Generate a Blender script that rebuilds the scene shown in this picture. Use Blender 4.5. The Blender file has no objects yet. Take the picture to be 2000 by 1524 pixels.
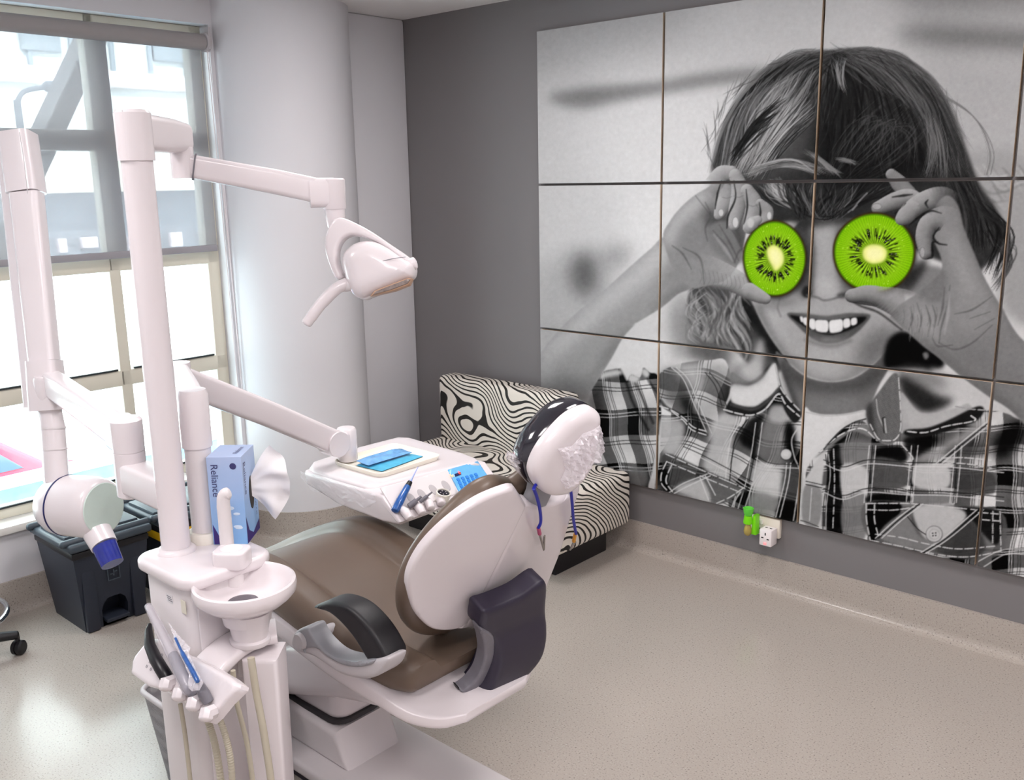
import bpy, bmesh, math, random
import numpy as np
from mathutils import Vector, Matrix
from mathutils.geometry import delaunay_2d_cdt
random.seed(7)
scn = bpy.context.scene
COL = scn.collection
PI = math.pi
MURAL_GAIN = .98
V = Vector

# ---------------------------------------------------------------- camera (solved from the wall panels: squares of 0.72 m)
CAM = V((3.10393, -3.66349, 1.81171))
CR = V((0.744749, 0.667097, -0.018193)); CU = V((-0.132363, 0.174381, 0.975741)); CF = V((-0.654086, 0.724274, -0.218170))
FOC = 1841.075
cam_d = bpy.data.cameras.new('camera'); cam = bpy.data.objects.new('camera', cam_d); COL.objects.link(cam)
m = Matrix((CR, CU, -CF)).transposed().to_4x4(); m.translation = CAM
cam.matrix_world = m
cam_d.sensor_width = 36; cam_d.sensor_fit = 'HORIZONTAL'; cam_d.lens = FOC * 36 / 2000; cam_d.clip_start = .02; cam_d.clip_end = 200
scn.camera = cam

# survey helpers: read a photo measurement back as a point on a known plane of the room
def ray(u, v): return CF + CR * ((u - 1000) / FOC) - CU * ((v - 762) / FOC)
def on(u, v, ax, val):
    d = ray(u, v); i = 'xyz'.index(ax)
    return CAM + d * ((val - CAM[i]) / d[i])
def onp(u, v, O, N):
    d = ray(u, v); return CAM + d * ((O - CAM).dot(N) / d.dot(N))
def inplane(pts, O, A, B):
    N = A.cross(B); out = []
    for u, v in pts:
        p = onp(u, v, O, N) - O; out.append((p.dot(A), p.dot(B)))
    return out

# ---------------------------------------------------------------- materials
def lin(c):
    return tuple((x / 12.92 if x <= .04045 else ((x + .055) / 1.055) ** 2.4) for x in c)
def mat(name, col, rough=.5, metal=0., bump=0., bscale=80., var=0., vscale=6., spec=.5, coat=0., trans=0., emit=None, estr=0., sheen=0., alpha=1., ior=1.45, raw=False):
    m = bpy.data.materials.new(name); m.use_nodes = True
    nt = m.node_tree; b = nt.nodes['Principled BSDF']
    c = col if raw else lin(col)
    b.inputs['Base Color'].default_value = (*c, 1); b.inputs['Roughness'].default_value = rough
    b.inputs['Metallic'].default_value = metal; b.inputs['Specular IOR Level'].default_value = spec
    b.inputs['Coat Weight'].default_value = coat; b.inputs['Coat Roughness'].default_value = .08
    b.inputs['Transmission Weight'].default_value = trans; b.inputs['IOR'].default_value = ior
    b.inputs['Sheen Weight'].default_value = sheen; b.inputs['Alpha'].default_value = alpha
    if emit: b.inputs['Emission Color'].default_value = (*lin(emit), 1); b.inputs['Emission Strength'].default_value = estr
    tc = nt.nodes.new('ShaderNodeTexCoord')
    if var:
        n = nt.nodes.new('ShaderNodeTexNoise'); n.inputs['Scale'].default_value = vscale; n.inputs['Detail'].default_value = 6
        nt.links.new(tc.outputs['Object'], n.inputs['Vector'])
        r = nt.nodes.new('ShaderNodeValToRGB'); r.color_ramp.elements[0].position = .3; r.color_ramp.elements[1].position = .7
        r.color_ramp.elements[0].color = (*[x * (1 - var) for x in c], 1); r.color_ramp.elements[1].color = (*[min(1, x * (1 + var)) for x in c], 1)
        nt.links.new(n.outputs['Fac'], r.inputs['Fac']); nt.links.new(r.outputs['Color'], b.inputs['Base Color'])
    if bump:
        n = nt.nodes.new('ShaderNodeTexNoise'); n.inputs['Scale'].default_value = bscale; n.inputs['Detail'].default_value = 4
        nt.links.new(tc.outputs['Object'], n.inputs['Vector'])
        bp = nt.nodes.new('ShaderNodeBump'); bp.inputs['Strength'].default_value = bump; bp.inputs['Distance'].default_value = .004
        nt.links.new(n.outputs['Fac'], bp.inputs['Height']); nt.links.new(bp.outputs['Normal'], b.inputs['Normal'])
    return m
def film(name, col=(.96, .96, .98), a=.25, rough=.12):
    m = bpy.data.materials.new(name); m.use_nodes = True; nt = m.node_tree; nt.nodes.clear()
    o = nt.nodes.new('ShaderNodeOutputMaterial'); t = nt.nodes.new('ShaderNodeBsdfTransparent'); g = nt.nodes.new('ShaderNodeBsdfPrincipled')
    g.inputs['Base Color'].default_value = (*lin(col), 1); g.inputs['Roughness'].default_value = rough; g.inputs['Specular IOR Level'].default_value = .8
    x = nt.nodes.new('ShaderNodeMixShader'); x.inputs[0].default_value = a
    nt.links.new(t.outputs[0], x.inputs[1]); nt.links.new(g.outputs[0], x.inputs[2]); nt.links.new(x.outputs[0], o.inputs[0])
    return m

M = {}
M['white'] = mat('gloss_white_enamel', (.875, .845, .855), .26, spec=.5, coat=.25, var=.012, vscale=3)
M['white_matte'] = mat('satin_white_plastic', (.865, .84, .845), .42, var=.015, vscale=4)
M['cream'] = mat('cream_plastic', (.90, .88, .84), .4)
M['wall'] = mat('white_wall_paint', (.84, .835, .85), .6, bump=.05, bscale=60, var=.012, vscale=2)
M['ceil'] = mat('ceiling_paint', (.94, .93, .93), .8, var=.02, vscale=2)
M['grey'] = mat('dark_grey_wall_paint', (.468, .456, .46), .62, bump=.05, bscale=90, var=.02, vscale=2)
M['frame'] = mat('beige_window_frame', (.86, .84, .78), .45, var=.02, vscale=3)
M['sill'] = mat('white_sill', (.90, .89, .87), .35, var=.02, vscale=5)
M['gasket'] = mat('dark_gasket', (.16, .18, .19), .6)
M['blindbar'] = mat('grey_blind_bar', (.60, .59, .61), .5, var=.02)
M['tube'] = mat('grey_blind_roll', (.60, .58, .58), .75, bump=.1, bscale=300, var=.02)
M['brown'] = mat('taupe_brown_upholstery', (.40, .34, .295), .36, bump=.06, bscale=500, var=.03, vscale=8, spec=.5)
M['navy'] = mat('dark_navy_plastic', (.17, .15, .215), .42, var=.04, vscale=10)
M['black'] = mat('black_rubber', (.075, .068, .085), .46, var=.05)
M['ink'] = mat('ink_black_plastic', (.05, .035, .065), .35)
M['black_gloss'] = mat('black_headrest_vinyl', (.10, .09, .135), .12, spec=.7, coat=.6, var=.05)
M['bin'] = mat('charcoal_blue_bin_plastic', (.145, .165, .21), .45, bump=.08, bscale=400, var=.05)
M['binlid'] = mat('charcoal_bin_lid', (.24, .275, .31), .42, bump=.05, bscale=400, var=.05)
M['yellow'] = mat('yellow_bin_band', (.93, .72, .10), .45, var=.03)
M['mgrey'] = mat('mid_grey_plastic', (.56, .56, .58), .38, var=.02)
M['lgrey'] = mat('light_grey_plastic', (.72, .70, .71), .4)
M['dgrey'] = mat('instrument_grey', (.44, .43, .46), .42, var=.06, vscale=40)
M['seam'] = mat('dark_seam', (.20, .19, .2), .6)
M['chrome'] = mat('chrome', (.85, .86, .88), .12, metal=1)
M['steel'] = mat('dull_steel', (.60, .58, .56), .3, metal=1)
M['blue'] = mat('royal_blue_plastic', (.10, .16, .55), .2, spec=.6, coat=.4, var=.15, vscale=30)
M['bluering'] = mat('navy_ring', (.09, .10, .34), .35)
M['mintglass'] = mat('pale_mint_disc', (.80, .86, .83), .15, spec=.7, var=.04, vscale=12)
M['cord'] = mat('blue_cord', (.07, .12, .62), .45, bump=.1, bscale=600)
M['pink'] = mat('pink_clip_end', (.72, .28, .45), .4)
M['orange'] = mat('amber_clip_end', (.82, .56, .12), .4)
M['hose'] = mat('beige_hose', (.72, .69, .62), .45, var=.04)
M['lblue'] = mat('light_blue_keypad', (.42, .71, .92), .25, coat=.5, var=.05, vscale=60)
M['keyblue'] = mat('blue_key', (.22, .53, .86), .35)
M['disp'] = mat('display_glass', (.12, .16, .34), .15, coat=.5)
M['led'] = mat('red_led_digit', (1, .25, .12), .4, emit=(1, .22, .10), estr=2.5)
M['ledo'] = mat('amber_led_digit', (1, .6, .1), .4, emit=(1, .55, .06), estr=2.5)
M['handblue'] = mat('blue_handpiece', (.13, .34, .62), .3, coat=.5, var=.25, vscale=120)
M['needle'] = mat('pale_blue_needle', (.62, .68, .90), .35)
M['tray'] = mat('ivory_tray', (.93, .915, .86), .3, var=.02)
M['pouchblue'] = mat('cyan_pouch_paper', (.33, .70, .84), .4, var=.12, vscale=40)
M['pouchblue2'] = mat('blue_pouch_film', (.45, .66, .86), .15, spec=.7, var=.2, vscale=50)
M['tissue'] = mat('white_tissue_paper', (.94, .93, .94), .75, bump=.1, bscale=40)
M['boxpurple'] = mat('purple_print', (.20, .12, .45), .4)
M['boxink'] = mat('navy_print', (.22, .22, .42), .4)
M['cloud'] = mat('cloud_print', (.84, .90, .97), .4)
M['boxdark'] = mat('dark_slot', (.2, .18, .16), .7)
M['drain'] = mat('grey_drain_strainer', (.42, .40, .43), .35, metal=.5, bump=.3, bscale=500)
M['lens'] = mat('lamp_lens_glass', (.52, .47, .45), .2, spec=.8, var=.35, vscale=90)
M['ambertrim'] = mat('bronze_trim', (.72, .58, .48), .35)
M['plugwhite'] = mat('white_socket_plastic', (.93, .90, .90), .35)
M['plategrey'] = mat('ivory_wall_plate', (.88, .85, .80), .4)
M['hole'] = mat('socket_slot', (.08, .08, .08), .7)
M['neon'] = mat('pink_neon_switch', (.98, .68, .70), .4, emit=(1, .45, .45), estr=.35)
M['green'] = mat('lime_green_plastic', (.48, .86, .06), .35, spec=.5)
M['green2'] = mat('leaf_green_cap', (.36, .80, .22), .2, coat=.5)
M['amber'] = mat('amber_liquid', (.82, .36, .06), .15, coat=.4)
M['amberglass'] = mat('clear_amber_glass', (.88, .78, .42), .08, spec=.8, trans=.5)
M['label'] = mat('small_print_label', (.86, .85, .86), .5)
M['print'] = mat('grey_print', (.48, .47, .5), .5)
M['buff'] = mat('faded_buff_patch', (.86, .84, .78), .5)
M['film'] = film('clear_plastic_film', a=.22)
M['film2'] = film('crumpled_plastic_film', (.97, .95, .97), a=.30, rough=.1)
M['sleeve'] = film('clear_sleeve', (.92, .90, .94), a=.30, rough=.2)
M['dark_in'] = mat('dark_lining', (.11, .11, .12), .7)
M['panel_edge'] = mat('tan_board_edge', (.92, .84, .75), .6)
M['redcar'] = mat('red_car_paint', (.80, .18, .24), .25, coat=.5)
M['carglass'] = mat('car_glass', (.25, .32, .38), .1)
M['road'] = mat('pale_paving', (.80, .82, .83), .8, var=.08, vscale=2)
M['barrier'] = mat('blue_barrier_panel', (.40, .66, .80), .5, var=.2, vscale=9)
M['facade'] = mat('pale_facade_panel', (.86, .88, .87), .6, var=.03, vscale=1)
M['facade2'] = mat('grey_facade_strip', (.60, .64, .66), .6, var=.05)
M['facade3'] = mat('blue_grey_shopfront', (.50, .53, .56), .35, var=.1, vscale=2)
M['brace'] = mat('grey_steel_brace', (.40, .39, .39), .5, var=.03)
M['lampgrey'] = mat('grey_lamp_metal', (.42, .44, .46), .5)

def node_floor():
    m = mat('speckled_vinyl_floor', (.64, .61, .585), .20, spec=.5); nt = m.node_tree; b = nt.nodes['Principled BSDF']
    tc = nt.nodes['Texture Coordinate'] if 'Texture Coordinate' in nt.nodes else nt.nodes.new('ShaderNodeTexCoord')
    n1 = nt.nodes.new('ShaderNodeTexNoise'); n1.inputs['Scale'].default_value = 170; n1.inputs['Detail'].default_value = 2
    nt.links.new(tc.outputs['Object'], n1.inputs['Vector'])
    r = nt.nodes.new('ShaderNodeValToRGB'); e = r.color_ramp.elements
    e[0].position = .30; e[0].color = (*lin((.50, .47, .45)), 1); e[1].position = .40; e[1].color = (*lin((.675, .64, .61)), 1)
    e2 = r.color_ramp.elements.new(.66); e2.color = (*lin((.69, .655, .62)), 1); e3 = r.color_ramp.elements.new(.74); e3.color = (*lin((.75, .73, .71)), 1)
    nt.links.new(n1.outputs['Fac'], r.inputs['Fac'])
    nt.links.new(r.outputs['Color'], b.inputs['Base Color'])
    return m
M['floor'] = node_floor()

def node_zebra():
    m = mat('zebra_print_fabric', (.85, .82, .78), .6); nt = m.node_tree; b = nt.nodes['Principled BSDF']; tc = nt.nodes['Texture Coordinate']
    mp = nt.nodes.new('ShaderNodeMapping'); mp.inputs['Rotation'].default_value = (.5, .35, .3); nt.links.new(tc.outputs['Object'], mp.inputs[0])
    n = nt.nodes.new('ShaderNodeTexNoise'); n.inputs['Scale'].default_value = 3.6; n.inputs['Detail'].default_value = 0.0; n.inputs['Distortion'].default_value = .0
    nt.links.new(mp.outputs[0], n.inputs['Vector'])
    n2 = nt.nodes.new('ShaderNodeTexNoise'); n2.inputs['Scale'].default_value = 18; n2.inputs['Detail'].default_value = 0.0
    nt.links.new(mp.outputs[0], n2.inputs['Vector'])
    sp = nt.nodes.new('ShaderNodeSeparateXYZ'); nt.links.new(tc.outputs['Object'], sp.inputs[0])
    def mt(op, a, bb):
        x = nt.nodes.new('ShaderNodeMath'); x.operation = op
        for i, q in enumerate((a, bb)):
            if q is None: continue
            if isinstance(q, (int, float)): x.inputs[i].default_value = q
            else: nt.links.new(q, x.inputs[i])
        return x.outputs[0]
    a = mt('MULTIPLY', n.outputs['Fac'], 84.0); a2 = mt('MULTIPLY', n2.outputs['Fac'], 2.2)
    z = mt('MULTIPLY', sp.outputs['Z'], 150.0); z2 = mt('MULTIPLY', sp.outputs['X'], 72.0); z3 = mt('MULTIPLY', sp.outputs['Y'], 170.0)
    s = mt('SINE', mt('ADD', mt('ADD', mt('ADD', a, a2), z), mt('ADD', z2, z3)), None)
    r = nt.nodes.new('ShaderNodeValToRGB'); e = r.color_ramp.elements
    mr = nt.nodes.new('ShaderNodeMapRange'); mr.inputs['From Min'].default_value = -1; nt.links.new(s, mr.inputs['Value'])
    e[0].position = .66; e[0].color = (*lin((.86, .83, .79)), 1); e[1].position = .75; e[1].color = (*lin((.10, .085, .07)), 1)
    nt.links.new(mr.outputs[0], r.inputs['Fac']); nt.links.new(r.outputs['Color'], b.inputs['Base Color'])
    return m
M['zebra'] = node_zebra()

def node_box():
    m = mat('blue_carton_print', (.6, .74, .9), .35); nt = m.node_tree; b = nt.nodes['Principled BSDF']; tc = nt.nodes['Texture Coordinate']
    sp = nt.nodes.new('ShaderNodeSeparateXYZ'); nt.links.new(tc.outputs['Object'], sp.inputs[0])
    n = nt.nodes.new('ShaderNodeTexNoise'); n.inputs['Scale'].default_value = 14; n.inputs['Detail'].default_value = 4
    nt.links.new(tc.outputs['Object'], n.inputs['Vector'])
    ad = nt.nodes.new('ShaderNodeMath'); ad.operation = 'MULTIPLY_ADD'; ad.inputs[1].default_value = .16; nt.links.new(n.outputs['Fac'], ad.inputs[0]); nt.links.new(sp.outputs['Z'], ad.inputs[2])
    r = nt.nodes.new('ShaderNodeValToRGB'); e = r.color_ramp.elements
    e[0].position = .06; e[0].color = (*lin((.50, .70, .90)), 1); e[1].position = .34; e[1].color = (*lin((.70, .76, .89)), 1)
    nt.links.new(ad.outputs[0], r.inputs['Fac']); nt.links.new(r.outputs['Color'], b.inputs['Base Color'])
    return m
M['carton'] = node_box()

def node_blind():
    m = bpy.data.materials.new('woven_sunscreen_fabric'); m.use_nodes = True; nt = m.node_tree; nt.nodes.clear()
    o = nt.nodes.new('ShaderNodeOutputMaterial'); t = nt.nodes.new('ShaderNodeBsdfTransparent'); t.inputs[0].default_value = (.9, .9, .92, 1)
    d = nt.nodes.new('ShaderNodeBsdfDiffuse'); d.inputs[0].default_value = (*lin((.62, .61, .62)), 1)
    tl = nt.nodes.new('ShaderNodeBsdfTranslucent'); tl.inputs[0].default_value = (*lin((.66, .65, .66)), 1)
    a = nt.nodes.new('ShaderNodeMixShader'); a.inputs[0].default_value = .35
    b = nt.nodes.new('ShaderNodeMixShader'); 
    tc = nt.nodes.new('ShaderNodeTexCoord'); n = nt.nodes.new('ShaderNodeTexNoise'); n.inputs['Scale'].default_value = 3
    mr = nt.nodes.new('ShaderNodeMapRange'); mr.inputs['To Min'].default_value = .54; mr.inputs['To Max'].default_value = .62
    nt.links.new(tc.outputs['Object'], n.inputs['Vector']); nt.links.new(n.outputs['Fac'], mr.inputs['Value']); nt.links.new(mr.outputs[0], b.inputs[0])
    nt.links.new(d.outputs[0], a.inputs[1]); nt.links.new(tl.outputs[0], a.inputs[2])
    nt.links.new(t.outputs[0], b.inputs[1]); nt.links.new(a.outputs[0], b.inputs[2]); nt.links.new(b.outputs[0], o.inputs[0])
    return m
M['blind'] = node_blind()
def node_glass():
    m = bpy.data.materials.new('window_glass'); m.use_nodes = True; nt = m.node_tree; nt.nodes.clear()
    o = nt.nodes.new('ShaderNodeOutputMaterial'); t = nt.nodes.new('ShaderNodeBsdfTransparent'); t.inputs[0].default_value = (.93, .97, .97, 1)
    g = nt.nodes.new('ShaderNodeBsdfGlossy'); g.inputs['Roughness'].default_value = .02
    x = nt.nodes.new('ShaderNodeMixShader'); x.inputs[0].default_value = .05
    nt.links.new(t.outputs[0], x.inputs[1]); nt.links.new(g.outputs[0], x.inputs[2]); nt.links.new(x.outputs[0], o.inputs[0])
    return m
M['glass'] = node_glass()
def node_mesh():
    m = film('grey_wire_mesh', (.42, .41, .44), a=.6, rough=.4); nt = m.node_tree
    tc = nt.nodes.new('ShaderNodeTexCoord'); w = [x for x in nt.nodes if x.type == 'MIX_SHADER'][0]
    v = nt.nodes.new('ShaderNodeTexVoronoi'); v.inputs['Scale'].default_value = 190; v.inputs['Randomness'].default_value = .1
    nt.links.new(tc.outputs['Object'], v.inputs['Vector'])
    r = nt.nodes.new('ShaderNodeMapRange'); r.inputs['From Min'].default_value = .30; r.inputs['From Max'].default_value = .40; r.inputs['To Min'].default_value = .15
    nt.links.new(v.outputs['Distance'], r.inputs['Value']); nt.links.new(r.outputs[0], w.inputs[0])
    return m
M['mesh'] = node_mesh()
def node_mural():
    m = mat('printed_photo_panel', (.5, .5, .5), .45, spec=.06); nt = m.node_tree; b = nt.nodes['Principled BSDF']
    a = nt.nodes.new('ShaderNodeAttribute'); a.attribute_name = 'print'; nt.links.new(a.outputs['Color'], b.inputs['Base Color'])
    return m
M['mural'] = node_mural()

# ---------------------------------------------------------------- mesh building
class G:
    def __init__(s): s.v = []; s.f = []
    def add(s, vs, fs):
        k = len(s.v); s.v += [tuple(p) for p in vs]; s.f += [tuple(i + k for i in f) for f in fs]; return s
    def bm(s, b):
        b.verts.index_update(); s.add([v.co.copy() for v in b.verts], [[v.index for v in f.verts] for f in b.faces]); b.free(); return s
    def box(s, c, size, bev=0., R=None, seg=2, taper=None):
        b = bmesh.new(); bmesh.ops.create_cube(b, size=1)
        for v in b.verts:
            v.co = V((v.co.x * size[0], v.co.y * size[1], v.co.z * size[2]))
            if taper and v.co.z < 0: v.co.x *= taper; v.co.y *= taper
        if bev: bmesh.ops.bevel(b, geom=b.edges[:], offset=bev, segments=seg, affect='EDGES', profile=.5)
        for v in b.verts: v.co = (R @ v.co if R else v.co) + V(c)
        return s.bm(b)
    def prism(s, pts, O, A, B, N, d0, d1, bev=0., seg=2):
        """polygon pts (a,b) extruded along N from d0 to d1"""
        b = bmesh.new(); O = V(O)
        lo = [b.verts.new(O + A * p[0] + B * p[1] + N * d0) for p in pts]; hi = [b.verts.new(O + A * p[0] + B * p[1] + N * d1) for p in pts]
        n = len(pts); b.faces.new(lo[::-1]); b.faces.new(hi)
        for i in range(n): b.faces.new((lo[i], lo[(i + 1) % n], hi[(i + 1) % n], hi[i]))
        bmesh.ops.recalc_face_normals(b, faces=b.faces[:])
        if bev:
            es = [e for e in b.edges if (e.verts[0] in lo) == (e.verts[1] in lo)]
            bmesh.ops.bevel(b, geom=es, offset=bev, segments=seg, affect='EDGES', profile=.5)
        return s.bm(b)
    def tube(s, pts, r, n=16, sx=1., up=None, caps=True, ends=0):
        """round or elliptical tube; r scalar or list; sx widens it across `up`"""
        pts = [V(p) for p in pts]; k = len(pts); rs = r if isinstance(r, (list, tuple)) else [r] * k
        T = [(pts[min(i + 1, k - 1)] - pts[max(i - 1, 0)]).normalized() for i in range(k)]
        u = V(up) if up else (V((0, 0, 1)) if abs(T[0].z) < .9 else V((1, 0, 0)))
        vs = []; prev = None
        if ends:  # rounded ends
            np_, nr, nT = [], [], []
            for j in range(4):
                a = PI / 2 * j / 4; np_.append(pts[0] - T[0] * rs[0] * ends * math.cos(a)); nr.append(max(rs[0] * math.sin(a), rs[0] * .05)); nT.append(T[0])
            np_ += pts; nr += list(rs); nT += T
            for j in range(3, -1, -1):
                a = PI / 2 * j / 4; np_.append(pts[-1] + T[-1] * rs[-1] * ends * math.cos(a)); nr.append(max(rs[-1] * math.sin(a), rs[-1] * .05)); nT.append(T[-1])
            pts, rs, T, k = np_, nr, nT, len(np_)
        for i in range(k):
            if prev is None: x = (u - T[i] * u.dot(T[i])).normalized()
            else: x = (prev - T[i] * prev.dot(T[i])).normalized()
            prev = x; y = T[i].cross(x)
            for j in range(n):
                a = 2 * PI * j / n; vs.append(pts[i] + x * (math.cos(a) * rs[i]) + y * (math.sin(a) * rs[i] * sx))
        fs = [(i * n + j, i * n + (j + 1) % n, (i + 1) * n + (j + 1) % n, (i + 1) * n + j) for i in range(k - 1) for j in range(n)]
        if caps: fs += [tuple(range(n))[::-1], tuple((k - 1) * n + j for j in range(n))]
        return s.add(vs, fs)
    def sweep(s, pts, sec, up=(0, 0, 1), scl=None, caps=True):
        """section polygon [(x across, y up)] swept along pts; up kept"""
        pts = [V(p) for p in pts]; k = len(pts); n = len(sec); up = V(up); vs = []
        for i in range(k):
            T = (pts[min(i + 1, k - 1)] - pts[max(i - 1, 0)]).normalized(); x = T.cross(up).normalized(); y = x.cross(T)
            q = scl[i] if scl else 1
            qx, qy = q if isinstance(q, tuple) else (q, q)
            vs += [pts[i] + x * (a * qx) + y * (b * qy) for a, b in sec]
        fs = [(i * n + j, (i + 1) * n + j, (i + 1) * n + (j + 1) % n, i * n + (j + 1) % n) for i in range(k - 1) for j in range(n)]
        if caps: fs += [tuple(range(n)), tuple((k - 1) * n + j for j in range(n))[::-1]]
        return s.add(vs, fs)
    def lathe(s, prof, O=(0, 0, 0), axis=(0, 0, 1), n=32, sx=1., sy=1., xdir=None):
        O = V(O); Z = V(axis).normalized(); X = V(xdir) if xdir else (V((1, 0, 0)) if abs(Z.x) < .9 else V((0, 1, 0)))
        X = (X - Z * X.dot(Z)).normalized(); Y = Z.cross(X); vs = []; k = len(prof)
        for r, z in prof:
            for j in range(n):
                a = 2 * PI * j / n; vs.append(O + X * (math.cos(a) * r * sx) + Y * (math.sin(a) * r * sy) + Z * z)
        fs = [(i * n + j, i * n + (j + 1) % n, (i + 1) * n + (j + 1) % n, (i + 1) * n + j) for i in range(k - 1) for j in range(n)]
        if prof[0][0] > 1e-4: fs.append(tuple(range(n))[::-1])
        if prof[-1][0] > 1e-4: fs.append(tuple((k - 1) * n + j for j in range(n)))
        return s.add(vs, fs)
    def grid(s, fn, nu, nv):
        vs = [fn(i / nu, j / nv) for i in range(nu + 1) for j in range(nv + 1)]
        fs = [(i * (nv + 1) + j, (i + 1) * (nv + 1) + j, (i + 1) * (nv + 1) + j + 1, i * (nv + 1) + j + 1) for i in range(nu) for j in range(nv)]
        return s.add(vs, fs)
    def pillow(s, pts, O, A, B, N, r=.02, H=.02, depth=.03, hf=None, step=None, rb=0., Hb=0., smooth=True):
        """padded shape: outline pts (a,b); top rises H over edge radius r, plus hf(a,b); flat or padded (rb,Hb) back at -depth"""
        O = V(O); P = cr(pts) if smooth else list(pts); P = resample(P, max(.006, (step or .03) * .6))
        n = len(P)
        ar = sum(P[i][0] * P[(i + 1) % n][1] - P[(i + 1) % n][0] * P[i][1] for i in range(n))
        if ar < 0: P = P[::-1]
        PA = np.array(P); Q = np.roll(PA, -1, 0)
        def dist(pp):
            d = Q - PA; w = pp[:, None, :] - PA[None]; t = np.clip((w * d).sum(2) / np.maximum((d * d).sum(1), 1e-12), 0, 1)
            return np.sqrt(((w - t[..., None] * d) ** 2).sum(2)).min(1)
        def inside(pp):
            x, y = pp[:, 0:1], pp[:, 1:2]; c = ((PA[:, 1] > y) != (Q[:, 1] > y)) & (x < (Q[:, 0] - PA[:, 0]) * (y - PA[:, 1]) / (Q[:, 1] - PA[:, 1] + 1e-15) + PA[:, 0])
            return c.sum(1) % 2 == 1
        extra = []
        tn = np.roll(PA, -1, 0) - np.roll(PA, 1, 0); tn /= np.linalg.norm(tn, axis=1)[:, None] + 1e-12; nn = np.stack([-tn[:, 1], tn[:, 0]], 1)
        for fr in (.06, .2, .42, .7, 1.0):
            q = PA + nn * r * fr; dd = dist(q); ok = inside(q) & (dd > r * fr * .93); extra.append(q[ok])
        st = step or .03
        gx = np.arange(PA[:, 0].min(), PA[:, 0].max(), st); gy = np.arange(PA[:, 1].min(), PA[:, 1].max(), st)
        if len(gx) and len(gy):
            gg = np.array([(a + (.5 * st if i % 2 else 0), b) for i, b in enumerate(gy) for a in gx]); ok = inside(gg); gg = gg[ok]
            if len(gg): gg = gg[dist(gg) > r * 1.15]
            extra.append(gg)
        E = np.concatenate([e for e in extra if len(e)]) if any(len(e) for e in extra) else np.zeros((0, 2))
        allp = np.concatenate([PA, E]); 
        vs2, _, fc, *_r = delaunay_2d_cdt([V(p) for p in allp], [(i, (i + 1) % n) for i in range(n)], [], 1, 1e-6)
        pp = np.array([(p.x, p.y) for p in vs2]); d = dist(pp)
        pr = lambda d, r: np.sqrt(np.maximum(0, 1 - (1 - np.minimum(d / max(r, 1e-6), 1)) ** 2))
        top = pr(d, r) * (H + (np.array([hf(a, b) for a, b in pp]) if hf else 0)); bot = -depth - (pr(d, rb) * Hb if rb else 0 * d)
        k = len(pp); vs = [O + A * a + B * b + N * float(h) for (a, b), h in zip(pp, top)] + [O + A * a + B * b + N * float(h) for (a, b), h in zip(pp, bot)]
        fs = [tuple(f) for f in fc] + [tuple(i + k for i in f[::-1]) for f in fc]
        bd = {}
        for f in fc:
            for i in range(len(f)):
                e = (f[i], f[(i + 1) % len(f)]); bd[e] = 1
        for (a, b) in list(bd):
            if (b, a) not in bd: fs.append((b, a, a + k, b + k))
        s.add(vs, fs); return s

def cr(pts, sub=5):
    n = len(pts); out = []
    for i in range(n):
        p0, p1, p2, p3 = [V(pts[(i + k - 1) % n]) for k in range(4)]
        for j in range(sub):
            t = j / sub; out.append(tuple(.5 * ((2 * p1) + (p2 - p0) * t + (2 * p0 - 5 * p1 + 4 * p2 - p3) * t * t + (3 * p1 - p0 - 3 * p2 + p3) * t ** 3)))
    return out
def cro(pts, sub=6):
    P = [V(p) for p in pts]; P = [P[0] * 2 - P[1]] + P + [P[-1] * 2 - P[-2]]; out = []
    for i in range(1, len(P) - 2):
        p0, p1, p2, p3 = P[i - 1:i + 3]
        for j in range(sub):
            t = j / sub; out.append(.5 * ((2 * p1) + (p2 - p0) * t + (2 * p0 - 5 * p1 + 4 * p2 - p3) * t * t + (3 * p1 - p0 - 3 * p2 + p3) * t ** 3))
    out.append(P[-2]); return out
def resample(P, st):
    out = []; n = len(P)
    for i in range(n):
        a, b = P[i], P[(i + 1) % n]; L = math.hypot(b[0] - a[0], b[1] - a[1]); k = max(1, int(L / st))
        for j in range(k): out.append((a[0] + (b[0] - a[0]) * j / k, a[1] + (b[1] - a[1]) * j / k))
    # drop duplicates
    res = []
    for p in out:
        if not res or math.hypot(p[0] - res[-1][0], p[1] - res[-1][1]) > 1e-4: res.append(p)
    return res
def rrect(w, h, r, k=4):
    out = []
    for cx, cy, a0 in ((w / 2 - r, h / 2 - r, 0), (-w / 2 + r, h / 2 - r, 90), (-w / 2 + r, -h / 2 + r, 180), (w / 2 - r, -h / 2 + r, 270)):
        for j in range(k + 1):
            a = math.radians(a0 + 90 * j / k); out.append((cx + r * math.cos(a), cy + r * math.sin(a)))
    return out
X, Y, Z = V((1, 0, 0)), V((0, 1, 0)), V((0, 0, 1))

def wloc(p):
    l = V((0, 0, 0))
    while p: l += p.location; p = p.parent
    return l
def obj(name, g, m, parent=None, smooth=True, ang=38, label=None):
    me = bpy.data.meshes.new(name); off = wloc(parent)
    me.from_pydata([(a - off.x, b - off.y, c - off.z) for a, b, c in g.v], [], g.f)
    me.materials.append(M[m] if isinstance(m, str) else m)
    b = bmesh.new(); b.from_mesh(me); bmesh.ops.recalc_face_normals(b, faces=b.faces[:]); b.to_mesh(me); b.free()
    if smooth:
        me.polygons.foreach_set('use_smooth', [True] * len(me.polygons)); me.set_sharp_from_angle(angle=math.radians(ang))
    o = bpy.data.objects.new(name, me); COL.objects.link(o); o.parent = parent
    if label: o['label'] = label
    return o
def thing(name, loc, label, cat, group=None):
    o = bpy.data.objects.new(name, None); COL.objects.link(o); o.location = loc; o.empty_display_size = .05
    o['label'] = label; o['category'] = cat
    if group: o['group'] = group
    return o
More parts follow.
